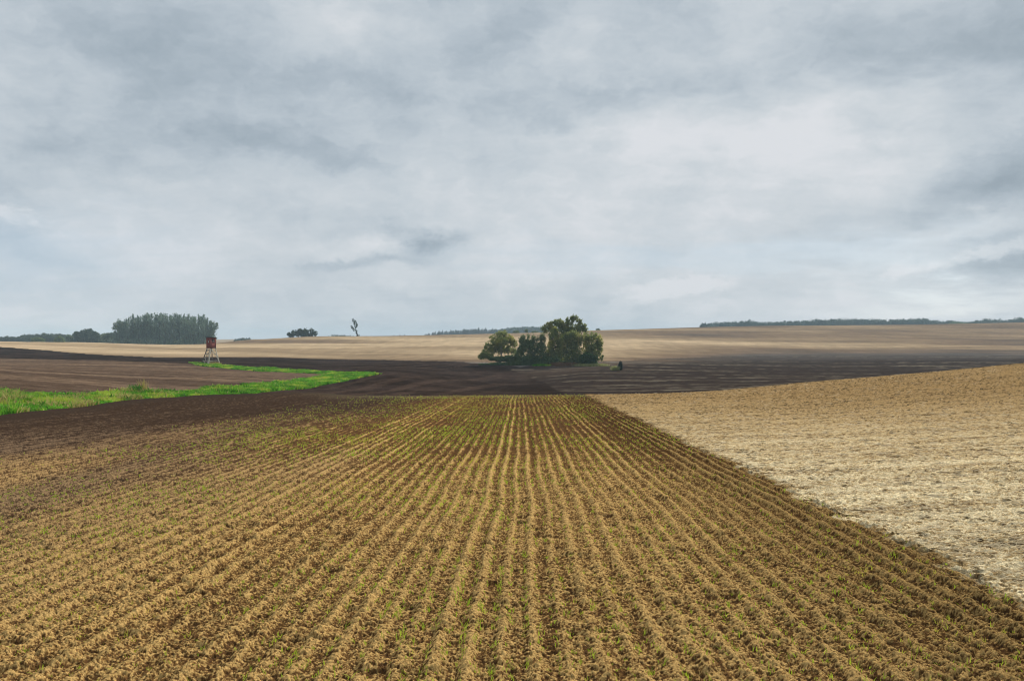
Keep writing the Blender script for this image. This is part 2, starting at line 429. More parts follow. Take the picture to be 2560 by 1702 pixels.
Cf = lerp3(Cf, np.broadcast_to(straw, C.shape), sstep(0.74, 1.0, dry) * 0.85)
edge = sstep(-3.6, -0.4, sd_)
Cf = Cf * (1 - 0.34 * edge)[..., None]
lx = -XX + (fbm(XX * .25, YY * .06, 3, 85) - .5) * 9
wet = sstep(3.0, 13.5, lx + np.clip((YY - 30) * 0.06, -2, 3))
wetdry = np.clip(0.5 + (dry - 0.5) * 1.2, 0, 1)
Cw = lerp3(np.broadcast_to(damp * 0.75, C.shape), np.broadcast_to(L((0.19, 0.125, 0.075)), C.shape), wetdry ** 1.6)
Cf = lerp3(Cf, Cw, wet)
vw = sstep(9, 1, nf - YY) * sstep(-0.18, -0.24, Uc)
Cf = lerp3(Cf, np.broadcast_to(L((0.046, 0.031, 0.022)), C.shape), vw * 0.85)
grey = sstep(57, 66, YY + (vnoise(XX * .3, YY * .1, 87) - .5) * 5) * 0.45 * sstep(-.30, -.16, Uc)
Cf = lerp3(Cf, np.broadcast_to(L((0.15, 0.12, 0.07)), C.shape), grey)
# stubble field
sdry = 0.62 + (fbm(sx * .22, sy * 1.8, 3, 221) - 0.5) * (0.6 + .6 * sstep(35, 10, YY)) + (fbm(sx * 9, sy * 14, 3, 223, .6) - 0.5) * 1.5 * fade(.1, YY, 2) + (rg1 - .62) * 1.1 * fade(.05, YY, 2) + (vnoise(XX * 45, YY * 40, 225) - 0.5) * 0.6 * fade(.04, YY, 2) + (vnoise(XX * 14, YY * 5, 229) - .5) * .9 * (1 - fade(.1, YY))
Cs = lerp3(np.broadcast_to(L((0.15, 0.098, 0.052)), C.shape), np.broadcast_to(L((0.55, 0.395, 0.195)), C.shape), sstep(0.05, 0.80, sdry))
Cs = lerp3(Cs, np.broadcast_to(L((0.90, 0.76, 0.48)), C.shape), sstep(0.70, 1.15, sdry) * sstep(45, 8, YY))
Cs = Cs * (1 - .68 * sstep(.64, .82, vnoise(sx * 5.0, sy * 8, 231)) * sstep(.3, .6, vnoise(sx * 13, sy * 15, 233)))[..., None]  # dark specks: small clod shadows painted into the stubble colour
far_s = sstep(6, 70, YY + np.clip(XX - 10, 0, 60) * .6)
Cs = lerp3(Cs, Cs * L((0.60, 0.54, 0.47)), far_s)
# dark ploughed ground in the dip
st = fbm(XX * .035, YY * 0.55, 4, 321)
Cp = lerp3(np.broadcast_to(black * 0.9, C.shape), np.broadcast_to(L((0.050, 0.034, 0.027)), C.shape), sstep(.35, .75, fbm(XX * .10, YY * 0.10, 4, 323)))
arc = XX + 12 - .0016 * (YY - 88) ** 2 * np.sign(YY - 88) + .02 * YY
ar = fbm(arc * .55, YY * .012, 3, 361) 
Cp = lerp3(Cp, np.broadcast_to(L((0.095, 0.062, 0.046)), C.shape), sstep(.50, .72, ar) * sstep(-45, -20, XX) * sstep(2, -8, XX) * .45)
Cp = Cp * (0.72 + .56 * fbm(XX * .8, YY * .6, 3, 363))[..., None]
# fresh black ploughing is bounded on the right by a curved headland
cut = np.interp(YY, [68, 72, 90, 110, 140, 170, 190, 215, 240], [8.5, 7.5, 6.4, 6.6, 6.2, 3.5, -1.0, -8.0, -18.0])
rightp = sstep(-0.4, 0.4, XX - cut) 
strp = sstep(.54, .70, fbm(XX * .006 + 9, (YY + XX * .06) * 0.36, 3, 331)) * sstep(.1, .7, vnoise(XX * .5, YY * .5, 333))
Cr = lerp3(np.broadcast_to(L((0.040, 0.028, 0.022)), C.shape), np.broadcast_to(L((0.17, 0.14, 0.10)), C.shape), strp * 0.75)
Cr = Cr * (0.75 + 0.5 * fbm(XX * 1.2, YY * .9, 2, 337))[..., None]
Cp = lerp3(Cp, Cr, rightp)
# brown field inside the verge
sarm = sstep(.3, .72, fbm(XX * .02, (YY - .1 * XX) * .22, 4, 341))
Cb = lerp3(np.broadcast_to(L((0.098, 0.064, 0.044)), C.shape), np.broadcast_to(L((0.19, 0.128, 0.084)), C.shape), sarm)
Cb = Cb * (0.72 + 0.56 * fbm(XX * .9, YY * .45, 3, 343))[..., None]
ub = np.interp(YY, [30, 60, 95, 110, 132, 150, 165, 178, 215], [-.24, -.24, -.235, -.232, -.225, -.30, -.33, -.41, -.72])
tr_ = sstep(-9, -6, YY - hill_b(Uc)) * sstep((1120 - CX) / F, (1200 - CX) / F, Uc) * sstep((1620 - CX) / F, (1520 - CX) / F, Uc) * sstep(.25, .6, fbm(XX * .15, YY * 1.2, 3, 371))
Cp = lerp3(Cp, np.broadcast_to(L((0.25, 0.225, 0.19)), C.shape), tr_ * .8)
inb = sstep(0.004, -0.004, Uc - ub) * (YY > g_low(Uc) + 2.5) * sstep(236, 205, YY + Uc * -30)
Cp = lerp3(Cp, Cb, inb)
# tan hills: colours vary with bearing and distance up the slope
hb = hill_b(Uc)
hs = np.clip((YY - hb) / (np.interp(Uc, [(0 - CX) / F, (800 - CX) / F, (1280 - CX) / F, (2560 - CX) / F], [380, 540, 580, 700]) - hb), 0, 1.2)
pale = L((0.51, 0.375, 0.230)); mid = L((0.335, 0.240, 0.143)); brn = L((0.205, 0.140, 0.088)); lead = L((0.105, 0.088, 0.075))
kx = np.array([(c - CX) / F for c in (0, 400, 700, 1000, 1300, 1600, 2000, 2560)])
ks = np.array([0.0, 0.12, 0.3, 0.5, 0.7, 0.9, 1.0])
tone = np.array([            # 0 lead .. 1 brown .. 2 mid .. 3 pale, rows = up the slope
    [2.7, 2.3, 1.5, 1.1, 0.9, 0.7, 0.5, 0.4],
    [2.9, 2.6, 2.0, 1.6, 1.7, 1.6, 1.3, 1.0],
    [2.7, 2.7, 2.3, 2.1, 2.5, 2.3, 2.0, 1.6],
    [3.0, 2.9, 2.6, 2.5, 2.6, 2.7, 2.4, 1.9],
    [2.8, 2.8, 2.0, 2.2, 2.1, 1.9, 1.6, 1.2],
    [2.9, 2.7, 1.6, 1.6, 1.5, 1.4, 1.2, 1.3],
    [3.0, 2.6, 1.5, 1.7, 1.8, 1.4, 1.2, 1.4]])
i = np.clip(np.searchsorted(kx, Uc, side='right') - 1, 0, len(kx) - 2); fi = np.clip((Uc - kx[i]) / (kx[i + 1] - kx[i]), 0, 1)
j = np.clip(np.searchsorted(ks, hs, side='right') - 1, 0, len(ks) - 2); fj = np.clip((hs - ks[j]) / (ks[j + 1] - ks[j]), 0, 1)
fi = fi * fi * (3 - 2 * fi)
tn = (tone[j, i] * (1 - fi) + tone[j, i + 1] * fi) * (1 - fj) + (tone[j + 1, i] * (1 - fi) + tone[j + 1, i + 1] * fi) * fj
tn = tn + (fbm(XX * .007, (YY + .22 * XX) * .026, 4, 351, .55) - .5) * 2.9 + (fbm(XX * .012, YY * .10, 3, 353) - .5) * .7
tn = np.clip(tn - .35 * sstep(.05, .3, Uc), 0, 3)
Ch = np.where((tn < 1)[..., None], lerp3(np.broadcast_to(lead, C.shape), np.broadcast_to(brn, C.shape), np.clip(tn, 0, 1)),
     np.where((tn < 2)[..., None], lerp3(np.broadcast_to(brn, C.shape), np.broadcast_to(mid, C.shape), np.clip(tn - 1, 0, 1)),
              lerp3(np.broadcast_to(mid, C.shape), np.broadcast_to(pale, C.shape), np.clip(tn - 2, 0, 1))))
Ch = Ch * (0.88 + .24 * vnoise(XX * .35, YY * .08, 357))[..., None]
# the far plough tone melts gradually into the hill on the right
mel = sstep(30, -30, YY - hb) * sstep((1250 - CX) / F, (1500 - CX) / F, Uc) * (~HILL)
Cp = lerp3(Cp, Ch, mel * sstep(-60, 0, YY - hb) * .8)
sb2 = sstep(-.22, .16, sd_ + wob)
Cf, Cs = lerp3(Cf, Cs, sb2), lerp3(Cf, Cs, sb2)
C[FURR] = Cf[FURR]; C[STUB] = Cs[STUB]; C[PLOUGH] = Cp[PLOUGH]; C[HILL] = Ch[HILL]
C[VERGE] = L((0.055, 0.11, 0.022))
C = np.clip(C, 0.004, 0.95)

def mesh_np(name, verts, faces, mat, smooth=False, colors=None, parent=None):
    """faces: (n,3) or (n,4) int array"""
    me = bpy.data.meshes.new(name)
    nv, nf_ = len(verts), len(faces); k = faces.shape[1]
    me.vertices.add(nv); me.vertices.foreach_set('co', np.ascontiguousarray(verts, dtype=np.float32).ravel())
    me.loops.add(nf_ * k); me.loops.foreach_set('vertex_index', np.ascontiguousarray(faces, dtype=np.int32).ravel())
    me.polygons.add(nf_)
    me.polygons.foreach_set('loop_start', np.arange(0, nf_ * k, k, dtype=np.int32))
    if smooth:
        me.polygons.foreach_set('use_smooth', np.ones(nf_, dtype=bool))
    me.update(calc_edges=True)
    if colors is not None:
        ca = me.color_attributes.new('soil', 'FLOAT_COLOR', 'POINT')
        c4 = np.ones((nv, 4), np.float32); c4[:, :3] = colors
        ca.data.foreach_set('color', c4.ravel())
    if mat: me.materials.append(mat)
    ob = bpy.data.objects.new(name, me)
    scene.collection.objects.link(ob)
    if parent: ob.parent = parent
    return ob

def tag(o, label=None, cat=None, group=None, kind=None):
    if label: o['label'] = label
    if cat: o['category'] = cat
    if group: o['group'] = group
    if kind: o['kind'] = kind
    return o

def soil_mat(name, near_scale, bump, var, far_stretch=None):
    m = bpy.data.materials.new(name); m.use_nodes = True
    nt = m.node_tree; nt.nodes.clear(); k = NT(nt)
    out = k.node('ShaderNodeOutputMaterial')
    at_ = k.node('ShaderNodeAttribute', attribute_name='soil')
    geo = k.node('ShaderNodeNewGeometry')
    pos = geo.outputs['Position']
    n = k.noise(pos, near_scale, 5, 0.65)
    f = k.smooth(n, 0.30, 0.70, 1.0 - var, 1.0 + var)
    if far_stretch:
        mp = k.node('ShaderNodeMapping', {'Vector': pos, 'Scale': far_stretch})
        n2 = k.noise(mp.outputs[0], 1.0, 5, 0.6)
        f = k.m('MULTIPLY', f, k.smooth(n2, 0.3, 0.7, 0.82, 1.18))
    colr = k.mix(1.0, at_.outputs['Color'], k.xyz(f, f, f), 'MULTIPLY')
    nb = k.noise(pos, near_scale * 1.7, 4, 0.7)
    bmp = k.node('ShaderNodeBump', {'Height': nb, 'Strength': bump, 'Distance': 0.6 / near_scale})
    bs = k.node('ShaderNodeBsdfPrincipled', {'Base Color': colr, 'Roughness': 0.95, 'Normal': bmp.outputs[0], 'Specular IOR Level': 0.0})
    nt.links.new(bs.outputs[0], out.inputs[0])
    return m
mat_furrow = soil_mat('drilled_soil', 48, 1.0, 0.45)
mat_stub = soil_mat('stubble_soil', 30, 1.0, 0.42)
mat_plough = soil_mat('ploughed_soil', 6, 0.8, 0.28, (0.25, 1.6, 1))
mat_hill = soil_mat('dry_soil', 1.2, 0.5, 0.14, (0.02, 0.10, 0.1))
mat_verge = soil_mat('turf_soil', 8, 0.8, 0.35)

nr, nc = XX.shape
IDX = np.arange(nr * nc).reshape(nr, nc)
V = np.stack([XX, YY, Z], -1).reshape(-1, 3); CF = C.reshape(-1, 3)
quads = np.stack([IDX[:-1, :-1], IDX[:-1, 1:], IDX[1:, 1:], IDX[1:, :-1]], -1).reshape(-1, 4)
def sheet(name, mask, mat):
    fm = mask[:-1, :-1].reshape(-1)
    q = quads[fm]
    used, inv = np.unique(q, return_inverse=True)
    return tag(mesh_np(name, V[used], inv.reshape(-1, 4), mat, True, CF[used]), kind='structure')
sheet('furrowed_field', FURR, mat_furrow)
sheet('stubble_field', STUB, mat_stub)
sheet('ploughed_field', PLOUGH, mat_plough)
sheet('hills', HILL, mat_hill)
sheet('grass_verge', VERGE, mat_verge)

# ground height including ridges, for things that stand on it
def ridge_z(X, Y):
    Xr_ = X - 0.0115 * Y + (fbm(X * 0.0 + 1.0, Y * 0.22, 3, 11) - 0.5) * 0.16
    return z0(X, Y) + ridge_profile(Xr_, Y) * 0.046

# ------------------------------------------------------------------ plant materials
def leaf_mat(name, c_dark, c_light, c_warm=None, warm=0.15, trans=0.25, rough=0.7, patch=0.6, pscale=0.7):
    m = bpy.data.materials.new(name); m.use_nodes = True
    nt = m.node_tree; nt.nodes.clear(); k = NT(nt)
    out = k.node('ShaderNodeOutputMaterial')
    geo = k.node('ShaderNodeNewGeometry')
    tc = k.node('ShaderNodeTexCoord')
    n = k.noise(tc.outputs['Object'], pscale, 3, 0.6)
    f = k.m('ADD', k.m('MULTIPLY', geo.outputs['Random Per Island'], 0.6), k.m('MULTIPLY', n, patch))
    f = k.m('SUBTRACT', f, patch * .5 - .2, clamp=True)
    col = k.mix(f, rgb(c_dark), rgb(c_light))
    if c_warm:
        n2 = k.noise(tc.outputs['Object'], 0.35, 2, 0.5)
        w = k.m('MULTIPLY', k.smooth(n2, 0.5, 0.68), warm * 3, clamp=True)
        col = k.mix(w, col, rgb(c_warm))
    d = k.node('ShaderNodeBsdfPrincipled', {'Base Color': col, 'Roughness': rough, 'Specular IOR Level': 0.2})
    tr = k.node('ShaderNodeBsdfTranslucent', {'Color': col})
    mx = k.node('ShaderNodeMixShader', {0: trans, 1: d.outputs[0], 2: tr.outputs[0]})
    nt.links.new(mx.outputs[0], out.inputs[0])
    return m
def plain_mat(name, c, var=0.25, scale=3.0, rough=0.85, stretch=(1, 1, 1), bump=0.3):
    m = bpy.data.materials.new(name); m.use_nodes = True
    nt = m.node_tree; nt.nodes.clear(); k = NT(nt)
    out = k.node('ShaderNodeOutputMaterial')
    tc = k.node('ShaderNodeTexCoord')
    mp = k.node('ShaderNodeMapping', {'Vector': tc.outputs['Object'], 'Scale': stretch})
    n = k.noise(mp.outputs[0], scale, 5, 0.6)
    col = k.mix(n, rgb([v * (1 - var) for v in c]), rgb([min(v * (1 + var), .95) for v in c]))
    bmp = k.node('ShaderNodeBump', {'Height': n, 'Strength': bump, 'Distance': 0.02})
    d = k.node('ShaderNodeBsdfPrincipled', {'Base Color': col, 'Roughness': rough, 'Normal': bmp.outputs[0]})
    nt.links.new(d.outputs[0], out.inputs[0])
    return m
M_willow = leaf_mat('willow_leaves', (0.10, 0.14, 0.035), (0.42, 0.45, 0.15), (0.60, 0.54, 0.13), 0.25, .48)
M_bush = leaf_mat('bush_leaves', (0.055, 0.095, 0.038), (0.21, 0.29, 0.11), (0.22, 0.24, 0.07), 0.15, .35)
M_tall = leaf_mat('tall_tree_leaves', (0.09, 0.125, 0.04), (0.36, 0.40, 0.135), (0.42, 0.36, 0.13), 0.18, .48)
M_green = leaf_mat('fresh_bush_leaves', (0.035, 0.075, 0.018), (0.10, 0.18, 0.05))
M_poplar = leaf_mat('poplar_leaves', (0.055, 0.095, 0.080), (0.31, 0.41, 0.29), (0.32, 0.33, 0.14), 0.14, .35)  # bluish tint: distance haze partly put into the leaf colour
M_wood = leaf_mat('distant_wood_leaves', (0.03, 0.055, 0.036), (0.10, 0.14, 0.08))
M_conifer = leaf_mat('conifer_needles', (0.018, 0.034, 0.026), (0.045, 0.07, 0.05), None, 0, 0.05)
M_bark = plain_mat('bark', (0.09, 0.072, 0.055), 0.4, 6)
M_bark_pale = plain_mat('pale_bark', (0.26, 0.215, 0.16), 0.35, 6)
M_bark_far = plain_mat('grey_bark', (0.07, 0.062, 0.055), 0.4, 2)
M_drygrass = leaf_mat('dry_grass', (0.26, 0.23, 0.06), (0.66, 0.54, 0.20), None, 0, 0.3)
M_redgrass = leaf_mat('rusty_dry_grass', (0.15, 0.085, 0.045), (0.30, 0.19, 0.10), None, 0, 0.3)
M_palegrass = leaf_mat('pale_yellow_grass', (0.20, 0.23, 0.06), (0.52, 0.52, 0.24), None, 0, 0.3)
M_lawn = leaf_mat('green_grass', (0.02, 0.10, 0.006), (0.20, 0.54, 0.03), (0.55, 0.62, 0.08), 0.28, 0.35, 0.7, 2.6, 1.1)
M_weed = leaf_mat('weed_leaves', (0.03, 0.11, 0.012), (0.12, 0.34, 0.03))
M_seed = leaf_mat('seedling_leaves', (0.26, 0.44, 0.02), (0.58, 0.72, 0.06), (0.66, 0.58, 0.08), 0.25, 0.4)

# ------------------------------------------------------------------ mesh builders
def leaf_quads(rng, centers, size, aspect=1.6, up=0.0):
    """small randomly turned quads at the given points"""
    n = len(centers)
    a = rng.normal(size=(n, 3)); a[:, 2] += up
    a /= np.linalg.norm(a, axis=1)[:, None]
    b = rng.normal(size=(n, 3)); b -= (b * a).sum(1)[:, None] * a; b /= np.linalg.norm(b, axis=1)[:, None]
    s = size * (0.6 + 0.8 * rng.random(n))[:, None]
    a = a * s * aspect * .5; b = b * s * .5
    v = np.stack([centers - a - b * .35, centers - b * .1 + a * .0 + b, centers + a + b * .2, centers - b], 1).reshape(-1, 3)
    f = np.arange(n * 4).reshape(-1, 4)
    return v, f

def tube(path, radii, seg=6):
    path = np.asarray(path, float); n = len(path)
    t = np.gradient(path, axis=0); t /= np.linalg.norm(t, axis=1)[:, None] + 1e-9
    ref = np.array([1.0, 0.13, 0.05])
    a = np.cross(t, ref); a /= np.linalg.norm(a, axis=1)[:, None] + 1e-9
    b = np.cross(t, a)
    th = np.linspace(0, 2 * math.pi, seg, endpoint=False)
    ring = (np.cos(th)[None, :, None] * a[:, None, :] + np.sin(th)[None, :, None] * b[:, None, :]) * np.asarray(radii)[:, None, None] + path[:, None, :]
    v = ring.reshape(-1, 3)
    f = []
    for i in range(n - 1):
        for s in range(seg):
            f.append((i * seg + s, i * seg + (s + 1) % seg, (i + 1) * seg + (s + 1) % seg, (i + 1) * seg + s))
    # closed tip
    return v, np.array(f)

class MB:
    def __init__(s): s.v = []; s.f = []; s.n = 0
    def add(s, v, f):
        s.v.append(np.asarray(v, float)); s.f.append(np.asarray(f) + s.n); s.n += len(v); return s
    def tube(s, path, radii, seg=6): return s.add(*tube(path, radii, seg))
    def box(s, c, size, rot=None):
        c = np.array(c, float); h = np.array(size, float) / 2
        v = np.array([[x, y, z] for x in (-1, 1) for y in (-1, 1) for z in (-1, 1)], float) * h
        if rot is not None: v = v @ np.array(rot).T
        f = [(0, 1, 3, 2), (4, 6, 7, 5), (0, 4, 5, 1), (2, 3, 7, 6), (0, 2, 6, 4), (1, 5, 7, 3)]
        return s.add(v + c, np.array(f))
    def build(s, name, mat, parent=None, smooth=False):
        return mesh_np(name, np.concatenate(s.v), np.concatenate(s.f), mat, smooth, None, parent)

def limb_path(rng, p0, p1, sag=0.12, n=6, wob=0.05):
    p0 = np.array(p0, float); p1 = np.array(p1, float)
    L_ = np.linalg.norm(p1 - p0)
    t = np.linspace(0, 1, n)[:, None]
    out = p0 + (p1 - p0) * t
    out[:, :2] += ((p1 - p0)[:2] * (np.sin(t * math.pi) * sag))
    out[:, 2] -= (np.sin(t * math.pi) * sag * L_ * .4)[:, 0]
    out[1:-1] += rng.normal(size=(n - 2, 3)) * L_ * wob
    return out

def empty(name, loc):
    o = bpy.data.objects.new(name, None); scene.collection.objects.link(o); o.location = loc; o.empty_display_size = 0.5
    return o

def crown_tree(name, label, cat, X, Y, blobs, mat, bark, leaf=0.2, per=1.0, trunk_r=0.2, base=(0, 0), fork=0.25, group=None,
               cluster=0.5, seed=1, clump_n=26, stems=1, gap=0.0, streaky=0.0, fill=1.0, zoff=0.0, spread=0.5):
    """blobs: (cx, cz, rx, rz, ry[, cy]) in metres relative to the tree's foot."""
    rng = np.random.default_rng(seed)
    root = empty(name, (X, Y, zz1(X, Y) - 0.05 + zoff)); tag(root, label, cat, group)
    wood = MB(); C_ = []
    H = max(b[1] + b[3] for b in blobs)
    bases = [np.array([base[0] + (i - (stems - 1) / 2) * spread * .12, base[1], -0.15]) for i in range(stems)]
    forks = []
    for i, b0 in enumerate(bases):
        fp = b0 + np.array([(i - (stems - 1) / 2) * spread * 2.0, rng.normal() * .2, H * fork])
        wood.tube(limb_path(rng, b0, fp, .05, 5, .02), np.linspace(trunk_r, trunk_r * .72, 5) / math.sqrt(stems), 8)
        forks.append(fp)
    for b in blobs:
        cx, cz, rx, rz, ry = b[:5]; cy = b[5] if len(b) > 5 else 0.0
        c = np.array([cx, cy, cz])
        fk = forks[int(np.argmin([abs(f_[0] - cx) for f_ in forks]))]
        mid = c - np.array([0, 0, rz * .45])
        wood.tube(limb_path(rng, fk, mid, .10, 7, .03), np.linspace(trunk_r * .55, trunk_r * .20, 7) / math.sqrt(stems), 6)
        vol = rx * ry * rz
        nclu = max(8, int(per * 8.5 * vol ** (2 / 3) / (cluster ** 2) * fill))
        d = rng.normal(size=(nclu, 3)); d /= np.linalg.norm(d, axis=1)[:, None]
        rad = (0.30 + 0.70 * rng.random(nclu) ** 0.55) * (1 + rng.normal(size=nclu) * .07)
        pts = d * rad[:, None]
        if gap:
            nz = fbm(pts[:, 0] * 3.6 + seed * 3.1 + 50, pts[:, 2] * 3.6 + pts[:, 1] * 1.5 + 50, 2, seed)
            pts = pts[nz > gap]
        pts = c + pts * np.array([rx, ry, rz])
        for q in pts[:min(len(pts), 16)]:
            wood.tube(limb_path(rng, mid, q, .08, 5, .05), np.linspace(trunk_r * .17, trunk_r * .05, 5) / math.sqrt(stems), 4)
        m_ = clump_n
        off = rng.normal(size=(len(pts), m_, 3)) * cluster * np.array([.42, .42, .42 * (1 + streaky)])
        C_.append((pts[:, None, :] + off).reshape(-1, 3))
    Cc = np.concatenate(C_)
    Cc = Cc[Cc[:, 2] > 0.02]
    v, f = leaf_quads(rng, Cc, leaf, 1.7)
    mesh_np('crown', v, f, mat, False, None, root)
    wood.build('trunk', bark, root, True)
    return root

def px_m(Y): return Y / F

# ------------------------------------------------------------------ clump of trees in the dip
def clump():
    def T(name, label, foot_px, Y, blobs_px, mat, bark, **kw):
        s = px_m(Y); X = (foot_px - CX) * s
        foot_py = CY - (zz1(X, Y) - EYE) / s
        bl = [((a - foot_px) * s, (foot_py - b) * s, c * s, d * s, (e if e else c * .8) * s) + ((f_,) if f_ is not None else ()) for a, b, c, d, e, f_ in blobs_px]
        return crown_tree(name, label, 'tree' if 'tree' in name or 'willow' in name else 'shrub', X, Y, bl, mat, bark, **kw)
    T('willow_shrub', 'rounded olive green shrub with bare forking branches showing, left end of the tree clump', 1262, 203,
      [(1256, 839, 15, 14, 0, None), (1238, 849, 17, 15, 0, None), (1272, 850, 17, 14, 0, None), (1223, 865, 14, 13, 0, None), (1254, 852, 18, 12, 0, -1.5), (1252, 862, 16, 9, 0, 1.0), (1284, 859, 9, 11, 0, None),
       (1214, 875, 9, 9, 0, None), (1268, 873, 10, 9, 0, None), (1236, 876, 11, 9, 0, 1.5), (1284, 878, 9, 11, 0, 1.0), (1252, 882, 9, 7, 0, 1.0), (1262, 874, 14, 8, 0, 1.5), (1244, 868, 13, 8, 0, 1.0), (1228, 884, 10, 9, 0, 0)], M_willow, M_bark_pale, leaf=.17, cluster=.42, seed=11, trunk_r=.30, stems=3, fork=.06, gap=.33, clump_n=22, fill=.75)
    T('low_shrub', 'low yellow green shrub beside the left end of the tree clump', 1210, 201,
      [(1213, 886, 12, 9, 0, None), (1204, 893, 9, 6, 0, None), (1224, 892, 8, 8, 0, None)], M_willow, M_bark, leaf=.16, cluster=.35, seed=12, trunk_r=.08, stems=2, fill=.8)
    T('hedge_bush', 'dark low bush under the forking shrub at the left of the clump', 1262, 200,
      [(1250, 897, 16, 6, 0, None), (1272, 896, 16, 8, 0, None), (1290, 898, 9, 8, 0, None), (1232, 897, 9, 4, 0, None)], M_bush, M_bark, leaf=.15, cluster=.3, seed=13, trunk_r=.05, stems=3, fill=1.2)
    T('dense_bush', 'dark dense bush in the middle of the clump, left of the tall tree', 1330, 200,
      [(1306, 848, 8, 12, 0, None), (1320, 850, 6, 14, 0, None), (1336, 849, 9, 12, 0, None), (1354, 848, 9, 13, 0, None), (1306, 868, 13, 15, 0, None), (1330, 872, 18, 20, 0, None), (1354, 872, 14, 20, 0, None),
       (1300, 888, 15, 16, 0, None), (1324, 896, 18, 13, 0, None), (1350, 896, 16, 13, 0, None), (1316, 858, 9, 10, 0, None)],
      M_bush, M_bark, leaf=.18, cluster=.5, seed=14, trunk_r=.22, stems=4, fill=1.0, streaky=.4)
    T('tall_tree', 'tallest tree of the clump with two airy domed tops against the sky', 1412, 206,
      [(1395, 806, 15, 9, 0, None), (1374, 812, 10, 8, 0, None), (1362, 822, 9, 12, 0, None), (1380, 822, 12, 9, 0, None), (1435, 797, 11, 9, 0, None), (1448, 806, 7, 8, 0, None), (1420, 800, 6, 5, 0, None),
       (1404, 812, 12, 10, 0, None), (1420, 816, 16, 14, 0, None), (1408, 826, 12, 12, 0, None), (1445, 822, 14, 12, 0, None), (1459, 818, 8, 11, 0, None), (1430, 832, 18, 12, 0, None), (1464, 828, 5, 8, 0, None)],
      M_tall, M_bark, leaf=.18, cluster=.42, seed=15, trunk_r=.35, stems=2, fork=.35, gap=.33, fill=.85)
    T('yellow_top_tree', 'olive tree with yellowish rounded top in front of the tall tree', 1392, 202,
      [(1388, 828, 10, 12, 0, None), (1382, 842, 12, 14, 0, None), (1396, 846, 13, 14, 0, None), (1378, 862, 10, 16, 0, None), (1396, 872, 13, 18, 0, None), (1375, 885, 13, 16, 0, None), (1394, 893, 16, 14, 0, None), (1366, 895, 10, 12, 0, None)],
      M_willow, M_bark, leaf=.18, cluster=.42, seed=16, trunk_r=.25, stems=2, gap=.28, fill=.95, streaky=.5)
    T('broad_willow', 'broad dark willow with yellow green upper edge in the middle right of the clump', 1428, 199,
      [(1432, 838, 20, 8, 0, None), (1414, 850, 13, 13, 0, None), (1434, 854, 16, 15, 0, None), (1452, 848, 10, 12, 0, None), (1418, 874, 14, 20, 0, None), (1440, 876, 15, 20, 0, None), (1424, 893, 18, 14, 0, None), (1446, 895, 13, 12, 0, None)],
      M_tall, M_bark, leaf=.18, cluster=.45, seed=17, trunk_r=.28, stems=3, gap=.28, fill=.95, streaky=.8)
    T('round_willow', 'round topped willow at the right end of the tree clump', 1482, 201,
      [(1478, 842, 18, 14, 0, None), (1494, 850, 13, 14, 0, None), (1466, 852, 11, 14, 0, None), (1501, 864, 7, 14, 0, None), (1484, 864, 15, 14, 0, None), (1468, 874, 13, 15, 0, None), (1500, 877, 6, 12, 0, None), (1486, 882, 13, 11, 0, None)],
      M_willow, M_bark, leaf=.18, cluster=.42, seed=18, trunk_r=.28, stems=3, gap=.36, fill=.85, streaky=.3)
    T('green_bush', 'fresh green bush at the foot of the right end willow', 1470, 197,
      [(1458, 896, 11, 11, 0, None), (1474, 894, 13, 12, 0, None), (1488, 896, 8, 9, 0, None), (1465, 888, 8, 7, 0, None)], M_green, M_bark, leaf=.16, cluster=.34, seed=19, trunk_r=.08, stems=3, fill=.9)
    T('sparse_bush', 'small sparse dark bush just right of the tree clump', 1503, 199,
      [(1502, 895, 6, 6, 0, None), (1507, 890, 4, 4, 0, None)], M_tall, M_bark, leaf=.13, cluster=.28, seed=20, trunk_r=.05, stems=2, fill=.6, gap=.4)
clump()

def tufts(name, label, cat, poly_pts, n, h, mat, seed, spread=None, kind=None, group=None, w=0.03, lean=.35):
    """grass: bent blades standing on the ground at given points"""
    rng = np.random.default_rng(seed)
    P_ = poly_pts(rng, n)
    return blades(name, P_, h, w, mat, rng, lean), P_

def blades(name, P_, h, w, mat, rng, lean=.35, parent=None):
    n = len(P_)
    hh = h * (0.55 + 0.7 * rng.random(n)) if np.isscalar(h) else h
    ww = (w * (0.7 + .6 * rng.random(n))) if np.isscalar(w) else w
    ang = rng.random(n) * 2 * math.pi; la = rng.random(n) * 2 * math.pi; ln = lean * rng.random(n)
    side = np.stack([np.cos(ang), np.sin(ang), 0 * ang], 1) * ww[:, None] * .5
    b1 = np.stack([np.cos(la) * ln, np.sin(la) * ln, np.ones(n) * .55], 1) * hh[:, None]
    b2 = np.stack([np.cos(la) * ln * 2.6, np.sin(la) * ln * 2.6, 1 - .25 * ln], 1) * hh[:, None]
    v = np.stack([P_ - side, P_ + side, P_ + b1 + side * .8, P_ + b1 - side * .8, P_ + b2 + side * .15, P_ + b2 - side * .15], 1).reshape(-1, 3)
    i = np.arange(n)[:, None] * 6
    f = np.concatenate([i + np.array([[0, 1, 2, 3]]), i + np.array([[3, 2, 4, 5]])], 0)
    return mesh_np(name, v, f, mat, False, None, parent)

